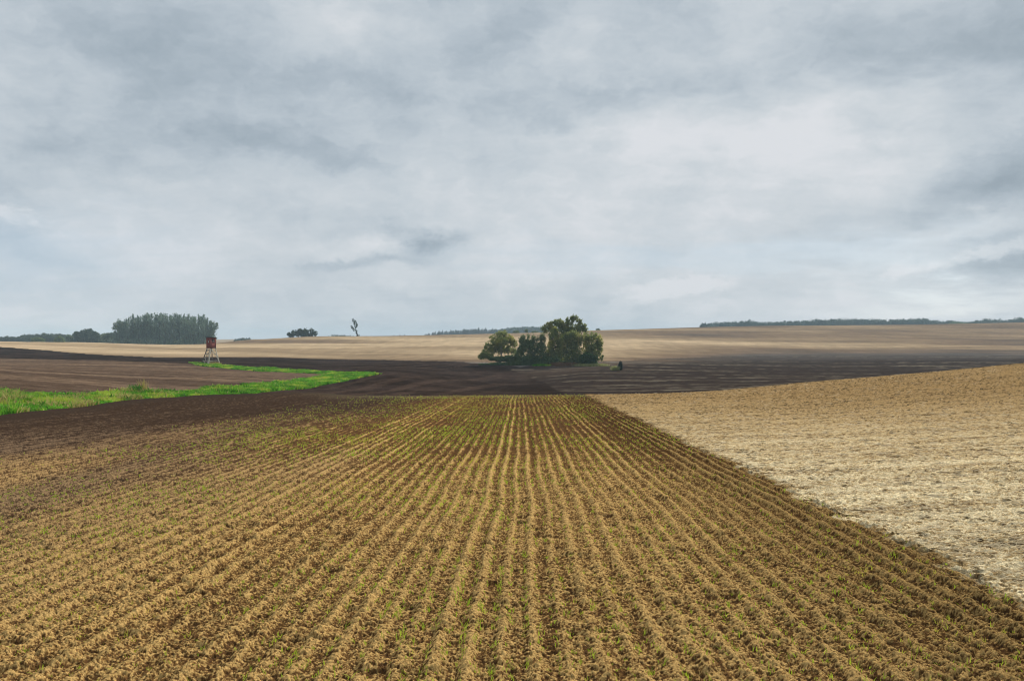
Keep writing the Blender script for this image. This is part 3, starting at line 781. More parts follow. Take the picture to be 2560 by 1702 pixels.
def patch_points(rng, n, px0, px1, Y0, Y1, clump=0.0):
    Yv = Y0 + (Y1 - Y0) * rng.random(n); Xv = (px0 + (px1 - px0) * rng.random(n) - CX) / F * Yv
    if clump:
        k = max(4, n // 60); j = rng.integers(0, k, n)
        Xv = Xv[j] + rng.normal(size=n) * clump; Yv = Yv[j] + rng.normal(size=n) * clump
    return np.stack([Xv, Yv, z0(Xv, Yv) + .0], 1)
def grass_patch(name, label, cat, mat, px0, px1, Y0, Y1, n, h, seed, w=.05, clump=.35):
    rng = np.random.default_rng(seed)
    o = blades(name, patch_points(rng, n, px0, px1, Y0, Y1, clump), h, w, mat, rng, .4)
    return tag(o, label, cat, kind='stuff')
def understorey():
    rng = np.random.default_rng(55); n = 26000
    px_ = 1222 + 272 * rng.random(n); Yv = 198.5 + 5.5 * rng.random(n); Xv = (px_ - CX) / F * Yv
    hgt = (.5 + 2.6 * fbm(Xv * .45, Yv * .3, 3, 56)) * np.interp(px_, [1222, 1245, 1290, 1310, 1470, 1494], [.1, .3, .45, 1.0, .9, .3])
    v, f = leaf_quads(rng, np.stack([Xv, Yv, z0(Xv, Yv) + hgt * rng.random(n) ** .8], 1), .2, 1.6)
    tag(mesh_np('undergrowth', v, f, M_bush, False), 'dark green undergrowth filling the foot of the central tree clump', 'undergrowth', kind='stuff')
understorey()
grass_patch('dry_grass', 'rusty dry grass along the foot of the tree clump', 'grass', M_redgrass, 1383, 1437, 197.5, 198.5, 2600, .85, 31,.05,.6)
grass_patch('dry_grass', 'pale yellow grass at the right foot of the tree clump', 'grass', M_palegrass, 1440, 1516, 196, 198.5, 2600, .62, 32,.05,.6)
grass_patch('grass', 'green grass at the foot of the dark bush in the clump', 'grass', M_lawn, 1338, 1372, 196.5, 198, 1500, .40, 33,.05,.5)
grass_patch('grass', 'thin mixed grass under the left part of the tree clump', 'grass', M_green, 1200, 1345, 199, 201, 2200, .35, 34,.05,.6)

# small dark bush and the pale tuft beside it, out in the dark field
def lone_bush():
    Y = 173.0; s = px_m(Y); X = (1550 - CX) * s
    b = crown_tree('small_bush', 'small dark upright bush alone in the ploughed field right of the clump', 'shrub', X, Y,
               [(0, .8, .40, .8, .4), (.10, 1.35, .30, .6, .3), (-.1, .4, .45, .45, .4), (.22, .9, .28, .7, .3)], M_conifer, M_bark, leaf=.13, cluster=.26, seed=41, trunk_r=.05, stems=2, fill=.9, streaky=.6)
    rng = np.random.default_rng(42); n = 700
    P_ = np.stack([(1538 - CX) * s + rng.normal(size=n) * .33, Y - .4 + rng.normal(size=n) * .25, np.zeros(n)], 1); P_[:, 2] = z0(P_[:, 0], P_[:, 1])
    tag(blades('grass_tuft', P_, .95, .05, M_palegrass, rng, .5), 'pale straw coloured grass tuft beside the small lone bush', 'grass tuft')
lone_bush()

# ------------------------------------------------------------------ small bushes on the skyline
def sky_bush(name, label, px, Y, w_px, top_py, mat, seed, n=3, dense=1.0, cat='shrub', group=None, fork=.2):
    s = px_m(Y); X = (px - CX) * s; z = zz1(X, Y)
    top = EYE + (CY - top_py) * s - z
    rng = random.Random(seed); bl = []
    w = w_px * s / 2
    for i in range(n):
        t = 0 if n == 1 else (i / (n - 1) * 2 - 1)
        r = w / max(n * .62, 1.0)
        h = top * (1 - .30 * t * t) * rng.uniform(.88, 1.0)
        bl.append((t * (w - r), h * .55, r * rng.uniform(.95, 1.25), h * .45, r))
    return crown_tree(name, label, cat, X, Y, bl, mat, M_bark_far, leaf=.16 + Y * .0005, cluster=.35 + Y * .0007, seed=seed, trunk_r=.12, stems=1, fill=dense, fork=fork, group=group)
sky_bush('skyline_bush', 'small dark bush on the hilltop behind the left end of the clump', 1290, 585, 15, 825, M_bush, 51, 2)
sky_bush('skyline_bush', 'small dark sapling on the hilltop between the clump and the bluish wood', 1316, 590, 7, 823, M_bush, 52, 1)
sky_bush('skyline_bush', 'low dark hilltop bush just left of the tall clump tree', 1337, 590, 14, 827, M_bush, 53, 2)
sky_bush('skyline_bush', 'tiny round bush on the skyline right of the tree clump', 1495, 628, 8, 822, M_bush, 54, 1)

# ------------------------------------------------------------------ trees on the middle skyline
def skyline_group():
    Y = 560.0; s = px_m(Y)
    def T(px, blobs, label, seed, **kw):
        X = (px - CX) * s; z = zz1(X, Y); fpy = CY - (z - EYE) / s
        crown_tree('hill_tree', label, 'tree', X, Y, [((a - px) * s, (fpy - b) * s, c * s, d * s, c * s * .8) for a, b, c, d in blobs], M_wood, M_bark_far,
                   leaf=.42, cluster=.75, seed=seed, trunk_r=.28, fork=.15, clump_n=14, gap=.30, fill=.8)
    T(731, [(727, 838, 8, 5), (735, 832, 8, 7), (723, 836, 6, 5)], 'small round tree at the left end of the skyline group', 61)
    T(757, [(750, 829, 9, 8), (762, 829, 10, 8), (756, 836, 15, 7), (744, 833, 7, 8)], 'tallest broad tree in the middle of the skyline group', 62)
    T(782, [(778, 830, 8, 8), (786, 834, 7, 7), (774, 837, 8, 6)], 'rounded tree at the right end of the skyline group', 63)
skyline_group()

# ------------------------------------------------------------------ lone leaning tree
def lone_tree():
    Y = 556.0; s = px_m(Y)
    px0, py0 = 894, 841
    X = (px0 - CX) * s
    root = empty('leaning_tree', (X, Y, zz1(X, Y) - .1))
    tag(root, 'lone thin leaning tree with few bare limbs on the hill skyline', 'tree')
    def q(px, py): return np.array([(px - px0) * s, 0, (py0 - py) * s])
    rng = np.random.default_rng(71)
    w = MB()
    w.tube([q(894.5, 841), q(893, 836), q(891.5, 831), q(890.5, 827)], [.62, .46, .36, .32], 8)
    br = [[(890.5, 827), (886, 823), (882, 820), (879, 818)], [(890.5, 827), (889.5, 822), (891, 817), (892, 811), (891, 805)],
          [(889.5, 822), (887.5, 816), (886, 809), (886.5, 804), (888, 801)], [(886, 809), (884, 804), (882.5, 799)], [(891, 817), (893, 815.5)]]
    for b in br:
        pts = np.array([q(*p) for p in b]) + rng.normal(size=(len(b), 3)) * [.08, .5, .05]
        w.tube(pts, np.linspace(.24, .09, len(b)), 6)
        for t in np.linspace(.3, 1, 7):
            i = min(int(t * (len(pts) - 1)), len(pts) - 2); p = pts[i] + (pts[i + 1] - pts[i]) * rng.random()
            for _ in range(2):
                e = p + rng.normal(size=3) * [.45, .4, .3] + [0, 0, .8]
                w.tube([p, (p + e) / 2 + rng.normal(size=3) * .08, e], [.07, .05, .03], 4)
    w.build('trunk', M_bark_far, root, True)
    C_ = []
    for (a, b, r, n) in [(879.5, 818, 1.6, 40), (882.5, 821, 1.4, 30), (885, 824.5, 1.2, 26), (882.5, 799.5, 1.1, 22), (882, 803, 1.0, 20), (885, 804.5, 1.0, 20), (887.5, 803, 1.1, 28), (886.5, 809, 1.3, 40), (887, 815, 1.0, 20),
                         (891, 806.5, 1.0, 20), (891.2, 811.5, 1.5, 46), (891, 816, 1.1, 20), (889, 820, 1.0, 24), (892.5, 816, .8, 10), (890.8, 827.5, 1.3, 30), (891.5, 831.5, 1.0, 18), (895, 839, 1.5, 30)]:
        C_.append(q(a, b) + rng.normal(size=(n, 3)) * r * s * np.array([1, 1.2, 1.2]))
    v, f = leaf_quads(rng, np.concatenate(C_), .45, 1.6)
    mesh_np('crown', v, f, M_wood, False, None, root)
lone_tree()

# ------------------------------------------------------------------ poplar grove
def poplar_mesh(seed, H=1.0, airy=.3):
    """unit-height poplar: several upright plumes"""
    rng = np.random.default_rng(seed)
    w = MB(); w.tube(limb_path(rng, (0, 0, -.02), (rng.normal() * .01, 0, .93), .0, 9, .006), np.linspace(.017, .003, 9), 7)
    C_ = []
    for i in range(34):
        t = i / 34; z0_ = .08 + .72 * t; a = rng.random() * 6.28
        out = (.030 + .105 * math.sin(math.pi * min(t * .62 + .22, 1))) * rng.uniform(.35, 1.1)
        z1 = min(z0_ + rng.uniform(.08, .20), 1 - rng.uniform(.0, .10))
        e = np.array([math.cos(a) * out, math.sin(a) * out, z1])
        w.tube([(0, 0, z0_ - .03), (e[0] * .75, e[1] * .75, z0_ + .02), e], [.005, .0035, .0015], 4)
        nn = int(rng.integers(26, 64))
        u = rng.random(nn)[:, None] ** .7
        p = np.array([0, 0, z0_]) * (1 - u) + e * u + rng.normal(size=(nn, 3)) * np.array([.019, .019, .026])
        C_.append(p)
    for k_ in range(3):
        c = np.array([rng.normal() * .028, rng.normal() * .028, 1 - rng.uniform(0, .05)])
        C_.append(c - rng.random((34, 1)) * [0, 0, .10] + rng.normal(size=(34, 3)) * [.012, .012, .010])
    v, f = leaf_quads(rng, np.concatenate(C_), .017, 1.8, .4)
    return w, (v, f)
def poplars():
    protos = []
    for i in range(5):
        w, (v, f) = poplar_mesh(500 + i)
        r = empty('poplar_tree', (0, 0, 0))
        w.build('trunk', M_bark_far, r, True); mesh_np('crown', v, f, M_poplar, False, None, r)
        protos.append(r)
    rng = random.Random(9)
    # top silhouette of the grove, photograph pixels
    sil = [(287, 824), (294, 812), (301, 801), (311, 797), (320, 791), (332, 786), (345, 785), (358, 783), (368, 780), (378, 781), (390, 780), (399, 780), (412, 783), (425, 783), (438, 780), (448, 783), (460, 785), (472, 784),
           (484, 785), (497, 785), (508, 788), (518, 792), (527, 797), (533, 803)]
    used = set()
    spots = [(a, b + rng.uniform(-2.0, 5.0), 566 + rng.uniform(-5, 5)) for a, b in sil] + [(a + 6 + rng.uniform(-2, 2), b + rng.uniform(2, 9), 574 + rng.uniform(0, 12)) for a, b in sil[2:-2]] \
        + [(a + rng.uniform(-5, 5), b + rng.uniform(5, 22), 556 + rng.uniform(-3, 5)) for a, b in sil[2:-2:2]]
    for n, (px, top, Y) in enumerate(spots):
        k = rng.randrange(5); p = protos[k]
        if k in used:
            o = p.copy(); scene.collection.objects.link(o)
            for ch in p.children:
                c = ch.copy(); scene.collection.objects.link(c); c.parent = o
        else:
            o = p; used.add(k)
        s = px_m(Y); X = (px - CX) * s; z = zz1(X, Y) - .3
        H = EYE + (CY - top) * s - z
        o.location = (X, Y, z); o.rotation_euler = (0, 0, rng.uniform(0, 6.28))
        wd = H * rng.uniform(.92, 1.15); wd = wd if n < 24 else wd * 1.05
        o.scale = (wd, wd, H)
        tag(o, 'tall narrow poplar in the dense grove behind the wooden hunting stand', 'tree', 'poplars in the grove')
    for p in [q for i, q in enumerate(protos) if i not in used]:
        for ch in list(p.children): bpy.data.objects.remove(ch)
        bpy.data.objects.remove(p)
    # airy tree leaning out at the right end of the grove
    Y = 560; s = px_m(Y)
    for (px, blobs, label, seed, gp) in [
        (524, [(541, 812, 5, 7), (537, 820, 7, 5), (543, 820, 3, 4), (530, 828, 6, 7), (533, 806, 4, 6), (527, 815, 6, 10), (524, 832, 9, 12)], 'airy tree leaning out at the right end of the poplar grove', 81, .50),
        (293, [(290, 812, 6, 8), (287, 820, 5, 7), (298, 806, 6, 9), (300, 822, 9, 10), (312, 815, 9, 12), (305, 838, 12, 12)], 'airy wide tree at the left end of the poplar grove', 82, .38),
        (276, [(268, 838, 8, 6), (280, 838, 8, 7), (290, 844, 10, 9), (262, 845, 9, 8)], 'low bush at the left foot of the poplar grove', 83, .2)]:
        X = (px - CX) * s; z = zz1(X, Y); fpy = CY - (z - EYE) / s
        crown_tree('grove_tree', label, 'tree', X, Y, [((a - px) * s, (fpy - b) * s, c * s, d * s, c * s) for a, b, c, d in blobs], M_poplar, M_bark_far, leaf=.42, cluster=.8, seed=seed, trunk_r=.3, fork=.3, clump_n=14, gap=gp, fill=.8)
    # understorey in front of the grove, hides the trunks' feet
    rng2 = np.random.default_rng(91); n = 10000
    pxs = 285 + 255 * rng2.random(n); Yv = 552 + 36 * rng2.random(n)
    Xv = (pxs - CX) / F * Yv
    lump = 2.0 + 5.2 * fbm(Xv * .16, Yv * .1, 3, 92)
    zc = z0(Xv, Yv) + lump * rng2.random(n) ** .8
    v, f = leaf_quads(rng2, np.stack([Xv, Yv, zc], 1), .62, 1.5)
    tag(mesh_np('undergrowth', v, f, M_poplar, False), 'bluish green undergrowth filling the foot of the poplar grove', 'undergrowth', kind='stuff')
poplars()

# ------------------------------------------------------------------ far woods
def wood(name, label, sil, Y, depth, mat, seed, per_px=1.0, lump_px=9, leaf=.9, rowsn=3, spire=0.0):
    """A wood seen from afar: overlapping crowns whose tops follow a line. One mass."""
    rng = np.random.default_rng(seed)
    sil = np.array(sil, float); C_ = []; tr = MB()
    for r in range(rowsn):
        Yr = Y + depth * r / max(rowsn - 1, 1)
        px = sil[0, 0]
        while px < sil[-1, 0]:
            w = lump_px * rng.uniform(.6, 1.3); top = np.interp(px, sil[:, 0], sil[:, 1]) + rng.uniform(-1.2, 2.2) + (rowsn - 1 - r) * 1.6
            Yc = Yr + rng.uniform(-.3, .3) * depth / rowsn
            s = px_m(Yc); X = (px - CX) * s; zb = zz1(X, Yc); zt = EYE + (CY - top) * s
            H = max(zt - zb, 2.0); rx = w * s * .72
            sub = int(rng.integers(3, 6))
            for b in range(sub):
                a = rng.uniform(-1, 1); cz = zt - H * .28 - abs(a) * H * .22; rz = H * .28
                n = int(70 * per_px)
                d = rng.normal(size=(n, 3)); d /= np.linalg.norm(d, axis=1)[:, None]
                d *= (0.5 + .5 * rng.random(n) ** .5)[:, None]
                C_.append(np.array([X + a * rx * .55, Yc + rng.uniform(-1, 1) * rx * .4, cz]) + d * [rx * .62, rx * .62, rz])
            n = int(90 * per_px)
            C_.append(np.stack([X + rng.normal(size=n) * rx * .6, Yc + rng.normal(size=n) * rx * .4, zb + rng.random(n) * H * .6], 1))
            tr.tube([(X, Yc, zb - .3), (X, Yc, zb + H * .6)], [.3, .15], 5)
            px += w * .62
    v, f = leaf_quads(rng, np.concatenate(C_), leaf, 1.5)
    tr.add(v, f)
    return tag(tr.build(name, mat), label, 'wood', kind='stuff')
wood('distant_wood', 'bluish wood along the right skyline above the tan hill',
     [(1772, 806), (1790, 803), (1815, 802), (1850, 799), (1875, 798), (1900, 801), (1925, 803), (1950, 801), (1980, 799), (2010, 799), (2040, 796), (2060, 796), (2090, 794), (2130, 795), (2180, 794), (2215, 797), (2260, 796), (2300, 793), (2325, 794), (2340, 800),
      (2355, 801), (2372, 798), (2395, 802), (2410, 803), (2430, 801), (2460, 795), (2490, 795), (2510, 798), (2545, 792), (2600, 797)], 1080, 90, M_wood, 601, 1.0, 12, 1.0)
wood('distant_wood', 'pale blue wood on the far ridge behind the tree clump',
     [(1230, 822), (1262, 821), (1270, 818), (1290, 816), (1320, 814), (1345, 815), (1400, 816)], 1400, 90, M_wood, 602, .9, 8, 1.2)
wood('distant_wood', 'low blue green wood at the far left edge behind the tan rise',
     [(-40, 842), (0, 840), (20, 838), (45, 839), (58, 835), (76, 834), (90, 833), (115, 830), (150, 831), (170, 836), (200, 838), (240, 840), (262, 843), (300, 846)], 700, 70, M_wood, 603, 1.0, 11, .75)
wood('distant_wood', 'thin hazy tree line just right of the skyline tree group',
     [(822, 838), (840, 836), (860, 835.5), (880, 838), (888, 840)], 1000, 30, M_wood, 604, .5, 7, .8, 2)
wood('distant_wood', 'thin tree line right of the wooden hunting stand',
     [(588, 846), (600, 844), (612, 843), (625, 844)], 900, 30, M_wood, 605, .5, 7, .8, 2)

def sw_tree(px, Y, top, w_px, label, seed, mat=M_wood, name='round_tree', gap=.2, blobs=None, cat='tree', group=None):
    s = px_m(Y); X = (px - CX) * s; z = zz1(X, Y); H = EYE + (CY - top) * s - z; w = w_px * s / 2
    if blobs is None:
        blobs = [(0, .72, .62, .28), (-.5, .58, .5, .3), (.5, .56, .5, .3), (0, .40, .9, .3), (-.25, .78, .35, .18)]
    return crown_tree(name, label, cat, X, Y, [(a * w, b * H, c * w, d * H, c * w) for a, b, c, d in blobs], mat, M_bark_far, leaf=.35 + Y * .0004, cluster=.5 + Y * .0009, seed=seed,
                      trunk_r=.3, fork=.2, clump_n=14, gap=gap, fill=.9, group=group)
sw_tree(218, 610, 822, 72, 'large domed dark tree left of the poplar grove', 611, blobs=[(.0, .80, .38, .20), (-.38, .70, .32, .20), (.35, .66, .4, .26), (0, .48, .85, .40), (-.65, .45, .35, .40), (.68, .34, .35, .34)])
sw_tree(149, 560, 840, 24, 'small dark rounded bush in front of the left wood', 612, M_bush, 'dark_bush', .1)
sw_tree(96, 556, 843, 34, 'low dark bush at the field edge left of the small rounded bush', 613, M_bush, 'dark_bush', .2)
sw_tree(190, 625, 829, 22, 'grey green tree just left of the large domed tree', 614)
sw_tree(172, 600, 836, 20, 'yellowish green tree between the rounded bush and the domed tree', 615, M_poplar)
sw_tree(263, 640, 833, 30, 'loose tree between the domed tree and the poplar grove', 616, M_poplar, gap=.35)
sw_tree(1760, 1060, 807, 22, 'outermost left tree of the right skyline wood', 617, M_wood, 'wood_edge_tree', .25)
sw_tree(2398, 1000, 805, 52, 'dark low tree breaking the line of the right skyline wood', 618, M_bush, 'dark_tree', .1, [(-.5, .6, .5, .4), (.0, .62, .5, .36), (.5, .48, .5, .36)])

def conifers():
    rng = np.random.default_rng(701)
    protos = []
    for i in range(3):
        w = MB(); w.tube([(0, 0, -.02), (0, 0, .98)], [.018, .002], 6)
        C_ = []
        for j in range(26):
            t = j / 26; z = .10 + .87 * t; r = .20 * (1 - t) ** .85 + .01
            for k_ in range(7):
                a = rng.random() * 6.28; u = rng.random((9, 1)) ** .7
                e = np.array([math.cos(a) * r, math.sin(a) * r, -.03])
                C_.append(np.array([0, 0, z]) + u * e + rng.normal(size=(9, 3)) * .008)
        v, f = leaf_quads(rng, np.concatenate(C_), .035, 1.6)
        r_ = empty('conifer_tree', (0, 0, 0)); w.build('trunk', M_bark_far, r_, True); mesh_np('crown', v, f, M_conifer, False, None, r_)
        protos.append(r_)
    rg = random.Random(4)
    sil = [(985, 839), (1010, 838), (1040, 837.5), (1060, 834), (1080, 831), (1100, 828), (1125, 826), (1150, 823), (1180, 820.5), (1200, 821), (1225, 822), (1248, 824), (1262, 821)]
    sx_ = [a for a, b in sil]; sy_ = [b for a, b in sil]
    n = 0; px = 985
    while px < 1262:
        Y = 1300 + rg.uniform(-30, 60); s = px_m(Y); X = (px - CX) * s; z = zz1(X, Y) - .5
        spk = rg.random() < .25
        top = np.interp(px, sx_, sy_) + rg.uniform(-1, 2.0) - (3.2 if spk else 0)
        H = max(EYE + (CY - top) * s - z, 5.0)
        if n < 3: o = protos[n]
        else:
            p = protos[rg.randrange(3)]; o = p.copy(); scene.collection.objects.link(o)
            for ch in p.children:
                c = ch.copy(); scene.collection.objects.link(c); c.parent = o
        o.location = (X, Y, z); o.rotation_euler = (0, 0, rg.uniform(0, 6.28)); wd = H * rg.uniform(.9, 1.3) * (.7 if spk else 1.0) + 1.5; o.scale = (wd, wd, H)
        tag(o, 'blue hazy conifer standing in the forest line on the far ridge', 'tree', 'conifers on the far ridge')
        n += 1; px += rg.uniform(1.8, 4.2) if px > 1050 else rg.uniform(4, 14)
conifers()

# ------------------------------------------------------------------ grass on the verge
def verge_grass():
    rng = np.random.default_rng(801)
    x0, x1 = verge[:, 0].min(), verge[:, 0].max(); y0, y1 = verge[:, 1].min(), verge[:, 1].max()
    n = 900000
    X = x0 + (x1 - x0) * rng.random(n); Y = y0 + (y1 - y0) * rng.random(n)
    ok = inside(X, Y, verge) & (np.abs(X / Y) < .72)
    X, Y = X[ok], Y[ok]
    keep = rng.random(len(X)) < np.clip(90.0 / Y, .25, 1) ; X, Y = X[keep], Y[keep]
    d = fbm(X * .30, Y * .30, 3, 811)
    d2 = fbm(X * .9, Y * .7, 2, 813)
    leftness = sstep(-.34, -.50, X / Y) * sstep(.48, .58, d + .10 * sstep(-.45, -.62, X / Y))
    dryp = leftness * (d2 > .42)
    isdry = rng.random(len(X)) < np.clip(dryp * .62 + .03, 0, 1)
    h = .11 + .26 * sstep(.35, .7, d) + .14 * (rng.random(len(X)) < .06)
    z = z0(X, Y)
    Pn = np.stack([X, Y, z], 1)
    w = .035 + Y * .00045
    for m_, sel, nm, lab in ((M_lawn, ~isdry, 'grass', 'bright green grass on the V shaped verge between the fields'), (M_drygrass, isdry, 'dry_grass', 'yellow dry grass among the green at the left of the verge')):
        P_ = Pn[sel]
        tag(blades(nm, P_, (h * (.6 + .7 * rng.random(len(X))))[sel], w[sel], m_, rng, .55), lab, 'grass', kind='stuff')
    # a few tall darker weeds along the upper edge
    for i, (px, yy, hh, lab) in enumerate([(340, 66, .62, 'tallest dark green weed clump on the verge'), (420, 69, .45, 'small weed clump on the verge below the hunting stand')]):
        Y_ = yy; X_ = (px - CX) / F * Y_; n = 110
        P_ = np.stack([X_ + rng.normal(size=n) * .2, Y_ + rng.normal(size=n) * .3, np.zeros(n)], 1); P_[:, 2] = z0(P_[:, 0], P_[:, 1])
        tag(blades('weed_clump', P_, hh, .08, M_weed, rng, .4), lab, 'weed')
    Y_ = 67.0; X_ = (357 - CX) / F * Y_; n = 60
    P_ = np.stack([X_ + rng.normal(size=n) * .18, Y_ + rng.normal(size=n) * .15, np.zeros(n)], 1); P_[:, 2] = z0(P_[:, 0], P_[:, 1])
    tag(blades('reed_tuft', P_, 1.0, .05, M_drygrass, rng, .16), 'tall straw coloured reed tuft on the verge', 'reeds')
verge_grass()

# ------------------------------------------------------------------ seedlings in the drilled rows, straw on the stubble
def seedlings():
    rng = np.random.default_rng(901); n = 230000
    # even spread over the ground that can be seen
    Y = 4.6 + (67 - 4.6) * rng.random(n) ** 1.15
    u = -.68 + 1.36 * rng.random(n)
    X = u * Y
    dens = np.clip(.34 + 1.7 * (fbm(X * .35, Y * .28, 3, 911) - .42), .05, 1) * (.75 - .45 * sstep(20, 50, Y)) * (1 - .6 * sstep(-2.5, 0, X - seam(Y)))
    dens = dens * np.where(X < 0, 1.25, .75)
    ok = (X < seam(Y) - .1) & (Y < near_far(u) - 1) & (rng.random(n) < dens * sstep(-14, -5, X)) & (rng.random(n) < np.clip(Y / 30, .10, 1))
    X, Y = X[ok], Y[ok]
    # pull to the seed rows
    Xr_ = X - 0.0115 * Y + (fbm(X * 0 + 1.0, Y * .22, 3, 11) - .5) * .16
    tgt = (np.floor(Xr_ / (PER / 2)) + .5) * PER / 2
    X = X + (tgt - Xr_) * .55
    n = len(X); k = 3
    X = np.repeat(X, k) + rng.normal(size=n * k) * .010; Y = np.repeat(Y, k) + rng.normal(size=n * k) * .012
    P_ = np.stack([X, Y, ridge_z(X, Y) + .012], 1)
    h = np.repeat(.018 + .042 * rng.random(n) ** 1.5, k) * (1 + .008 * Y); w = .0045 + Y * .00014
    tag(blades('seedlings', P_, h, w, M_seed, rng, .5), 'tiny green cereal seedlings sprouting along the drilled rows', 'seedlings', kind='stuff')
    # straw
    n = 60000
    Y = 6 + 84 * rng.random(n) ** 1.5; u = .05 + .63 * rng.random(n); X = u * Y
    ok = (X > seam(Y) + .05) & (Y < near_far(u) - 1) & (rng.random(n) < np.clip(1.25 - Y / 35, .06, 1)); X, Y = X[ok], Y[ok]; n = len(X)
    a = rng.normal(size=n) * .7 + .25; l = (.05 + .20 * rng.random(n) ** 1.5) * (1 + .01 * Y); w = .004 + Y * .00022
    zc = z0(X, Y) + .035 + .02 * rng.random(n)
    d = np.stack([np.cos(a), np.sin(a), rng.normal(size=n) * .12], 1) * l[:, None] * .5
    s_ = np.stack([-np.sin(a) * .6, np.cos(a) * .9, .35 + 0 * a], 1) * w[:, None] * .5
    c = np.stack([X, Y, zc], 1)
    v = np.stack([c - d - s_, c + d - s_, c + d + s_, c - d + s_], 1).reshape(-1, 3)
    tag(mesh_np('straw', v, np.arange(n * 4).reshape(-1, 4), M_straw), 'pale chopped straw scattered over the stubble field', 'straw', kind='stuff')
M_straw = leaf_mat('straw', (0.34, 0.25, 0.12), (0.80, 0.66, 0.40), None, 0, .1)
seedlings()

# ------------------------------------------------------------------ hunting stand
def hunting_stand():
    Y = 176.0; s = px_m(Y); X = (528 - CX) * s
    gz = zz1(X, Y)
    root = empty('hunting_stand', (X, Y, gz))
    tag(root, 'red brown wooden hunting stand on splayed pale poles beside the grass verge', 'hunting stand')
    M_cab = plain_mat('red_brown_boards', (0.25, 0.050, 0.036), .35, 5, .8, (1, 1, .3))
    M_roof = plain_mat('dark_roofing_felt', (0.045, 0.038, 0.042), .3, 6)
    M_pale = plain_mat('pale_weathered_pole', (0.50, 0.46, 0.38), .25, 5, .8, (1, 1, .2))
    M_darkp = plain_mat('dark_pole', (0.10, 0.085, 0.075), .3, 5)
    M_hole = plain_mat('interior_shade', (0.02, 0.018, 0.018), .2, 3)
    M_frame = plain_mat('faded_window_frame', (0.28, 0.12, 0.10), .25, 5)
    M_white = plain_mat('white_board', (0.75, 0.72, 0.64), .1, 5)
    ang = R(57.5)                        # turn so that a narrow left face and a wider right face show
    ca, sa = math.cos(ang), math.sin(ang)
    Rm = np.array([[ca, -sa, 0], [sa, ca, 0], [0, 0, 1]])
    # local frame: +x runs along the right-hand face, face normal -y looks right-front of the camera
    a = 1.33; zb, zt = (908 - 868.5) * s, (908 - 842.0) * s
    H = zt - zb; zc = (zb + zt) / 2; h = a / 2
    def W(p): return (np.array(p) @ Rm.T)
    # boarded walls: each wall made of upright boards with an opening
    def wall(origin, du_, length, openings, nb=9):
        """origin: lower start corner, du_: unit direction; openings (u0,u1,z0,z1)"""
        mb = MB(); nrm = np.array([du_[1], -du_[0], 0.0]); d3 = np.array([du_[0], du_[1], 0.0])
        rot = np.stack([d3, nrm, [0, 0, 1]], 1)
        bw = length / nb
        for i in range(nb):
            u0 = i * bw + .004; u1 = (i + 1) * bw - .004; um = (u0 + u1) / 2
            spans = [(zb, zt)]
            for (a0, a1, b0, b1) in openings:
                if a0 < um < a1:
                    spans = [(zb, b0), (b1, zt)]
            for (q0, q1) in spans:
                c = np.array([origin[0], origin[1], 0.0]) + d3 * um + nrm * (.004 * (i % 2))
                c[2] = (q0 + q1) / 2
                mb.box(W(c), (u1 - u0, .03, q1 - q0), Rm @ rot)
        return mb
    wz0, wz1 = zb + H * .55, zb + H * .82
    # with ang=37 the -y face (normal to the right-front) spans from corner (-h,-h) to (h,-h); the -x face is the left one
    w1 = wall((-h, -h), (1, 0), a, [(.30, 1.06, wz0, wz1)]).build('wall', M_cab, root)
    w2 = wall((-h, h), (0, -1), a, [(.42, .80, wz0 - .05, wz1 - .08)]).build('wall', M_cab, root)
    wall((h, -h), (0, 1), a, [(.35, 1.0, wz0, wz1)]).build('wall', M_cab, root)
    wall((h, h), (-1, 0), a, []).build('door', M_cab, root)
    # window frames
    def frame(cpt, width, z0_, z1_, axis):
        mb = MB(); t = .05; zm = (z0_ + z1_) / 2
        ex = (width, .06, t) if axis == 'x' else (.06, width, t)
        mb.box(W((cpt[0], cpt[1], z0_ - t / 2)), ex, Rm); mb.box(W((cpt[0], cpt[1], z1_ + t / 2)), ex, Rm)
        for sg in (-1, 1):
            o_ = sg * (width / 2 - t / 2)
            mb.box(W((cpt[0] + (o_ if axis == 'x' else 0), cpt[1] + (0 if axis == 'x' else o_), zm)), (t, .055, z1_ - z0_ - .004) if axis == 'x' else (.055, t, z1_ - z0_ - .004), Rm)
        return mb
    f1 = frame((-h + .68, -h - .035), .84, wz0, wz1, 'x').build('window_frame', M_frame, root)
    MB().box(W((-h + .68, -h + .06, wz0 + .16)), (.72, .02, .26), Rm).build('window_flap', M_frame, root)
    f2 = frame((-h - .035, h - .61), .46, wz0 - .05, wz1 - .08, 'y').build('window_frame', M_frame, root)
    MB().box(W((-h - .012, h - .66, wz0 + .12)), (.02, .2, .42), Rm).build('window_flap', M_white, root)['label'] = 'pale white flap in the left window'
    MB().box(W((0, 0, zb + .03)), (a + .1, a + .1, .06), Rm).build('floor', M_darkp, root)
    MB().box(W((0, 0, zc)), (a - .3, a - .3, H - .2), Rm).build('interior_shade_box', M_hole, root)  # solid dark box added so the windows show interior shade
    # corner battens
    for (x_, y_) in ((-h, -h), (h, -h), (-h, h), (h, h)):
        MB().box(W((x_ * 1.02, y_ * 1.02, zc)), (.09, .09, H + .02), Rm).build('corner_post', M_cab, root)
    # roof: low mono-pitch slab with overhang
    tilt = R(3.0)
    Rt = Rm @ np.array([[math.cos(tilt), 0, math.sin(tilt)], [0, 1, 0], [-math.sin(tilt), 0, math.cos(tilt)]])
    rb = MB(); rb.box((0, 0, zt + .075), (a + .46, a + .46, .09), Rt); rb.box((0, 0, zt + .015), (a + .2, a + .2, .05), Rt)
    rb.build('roof', M_roof, root)
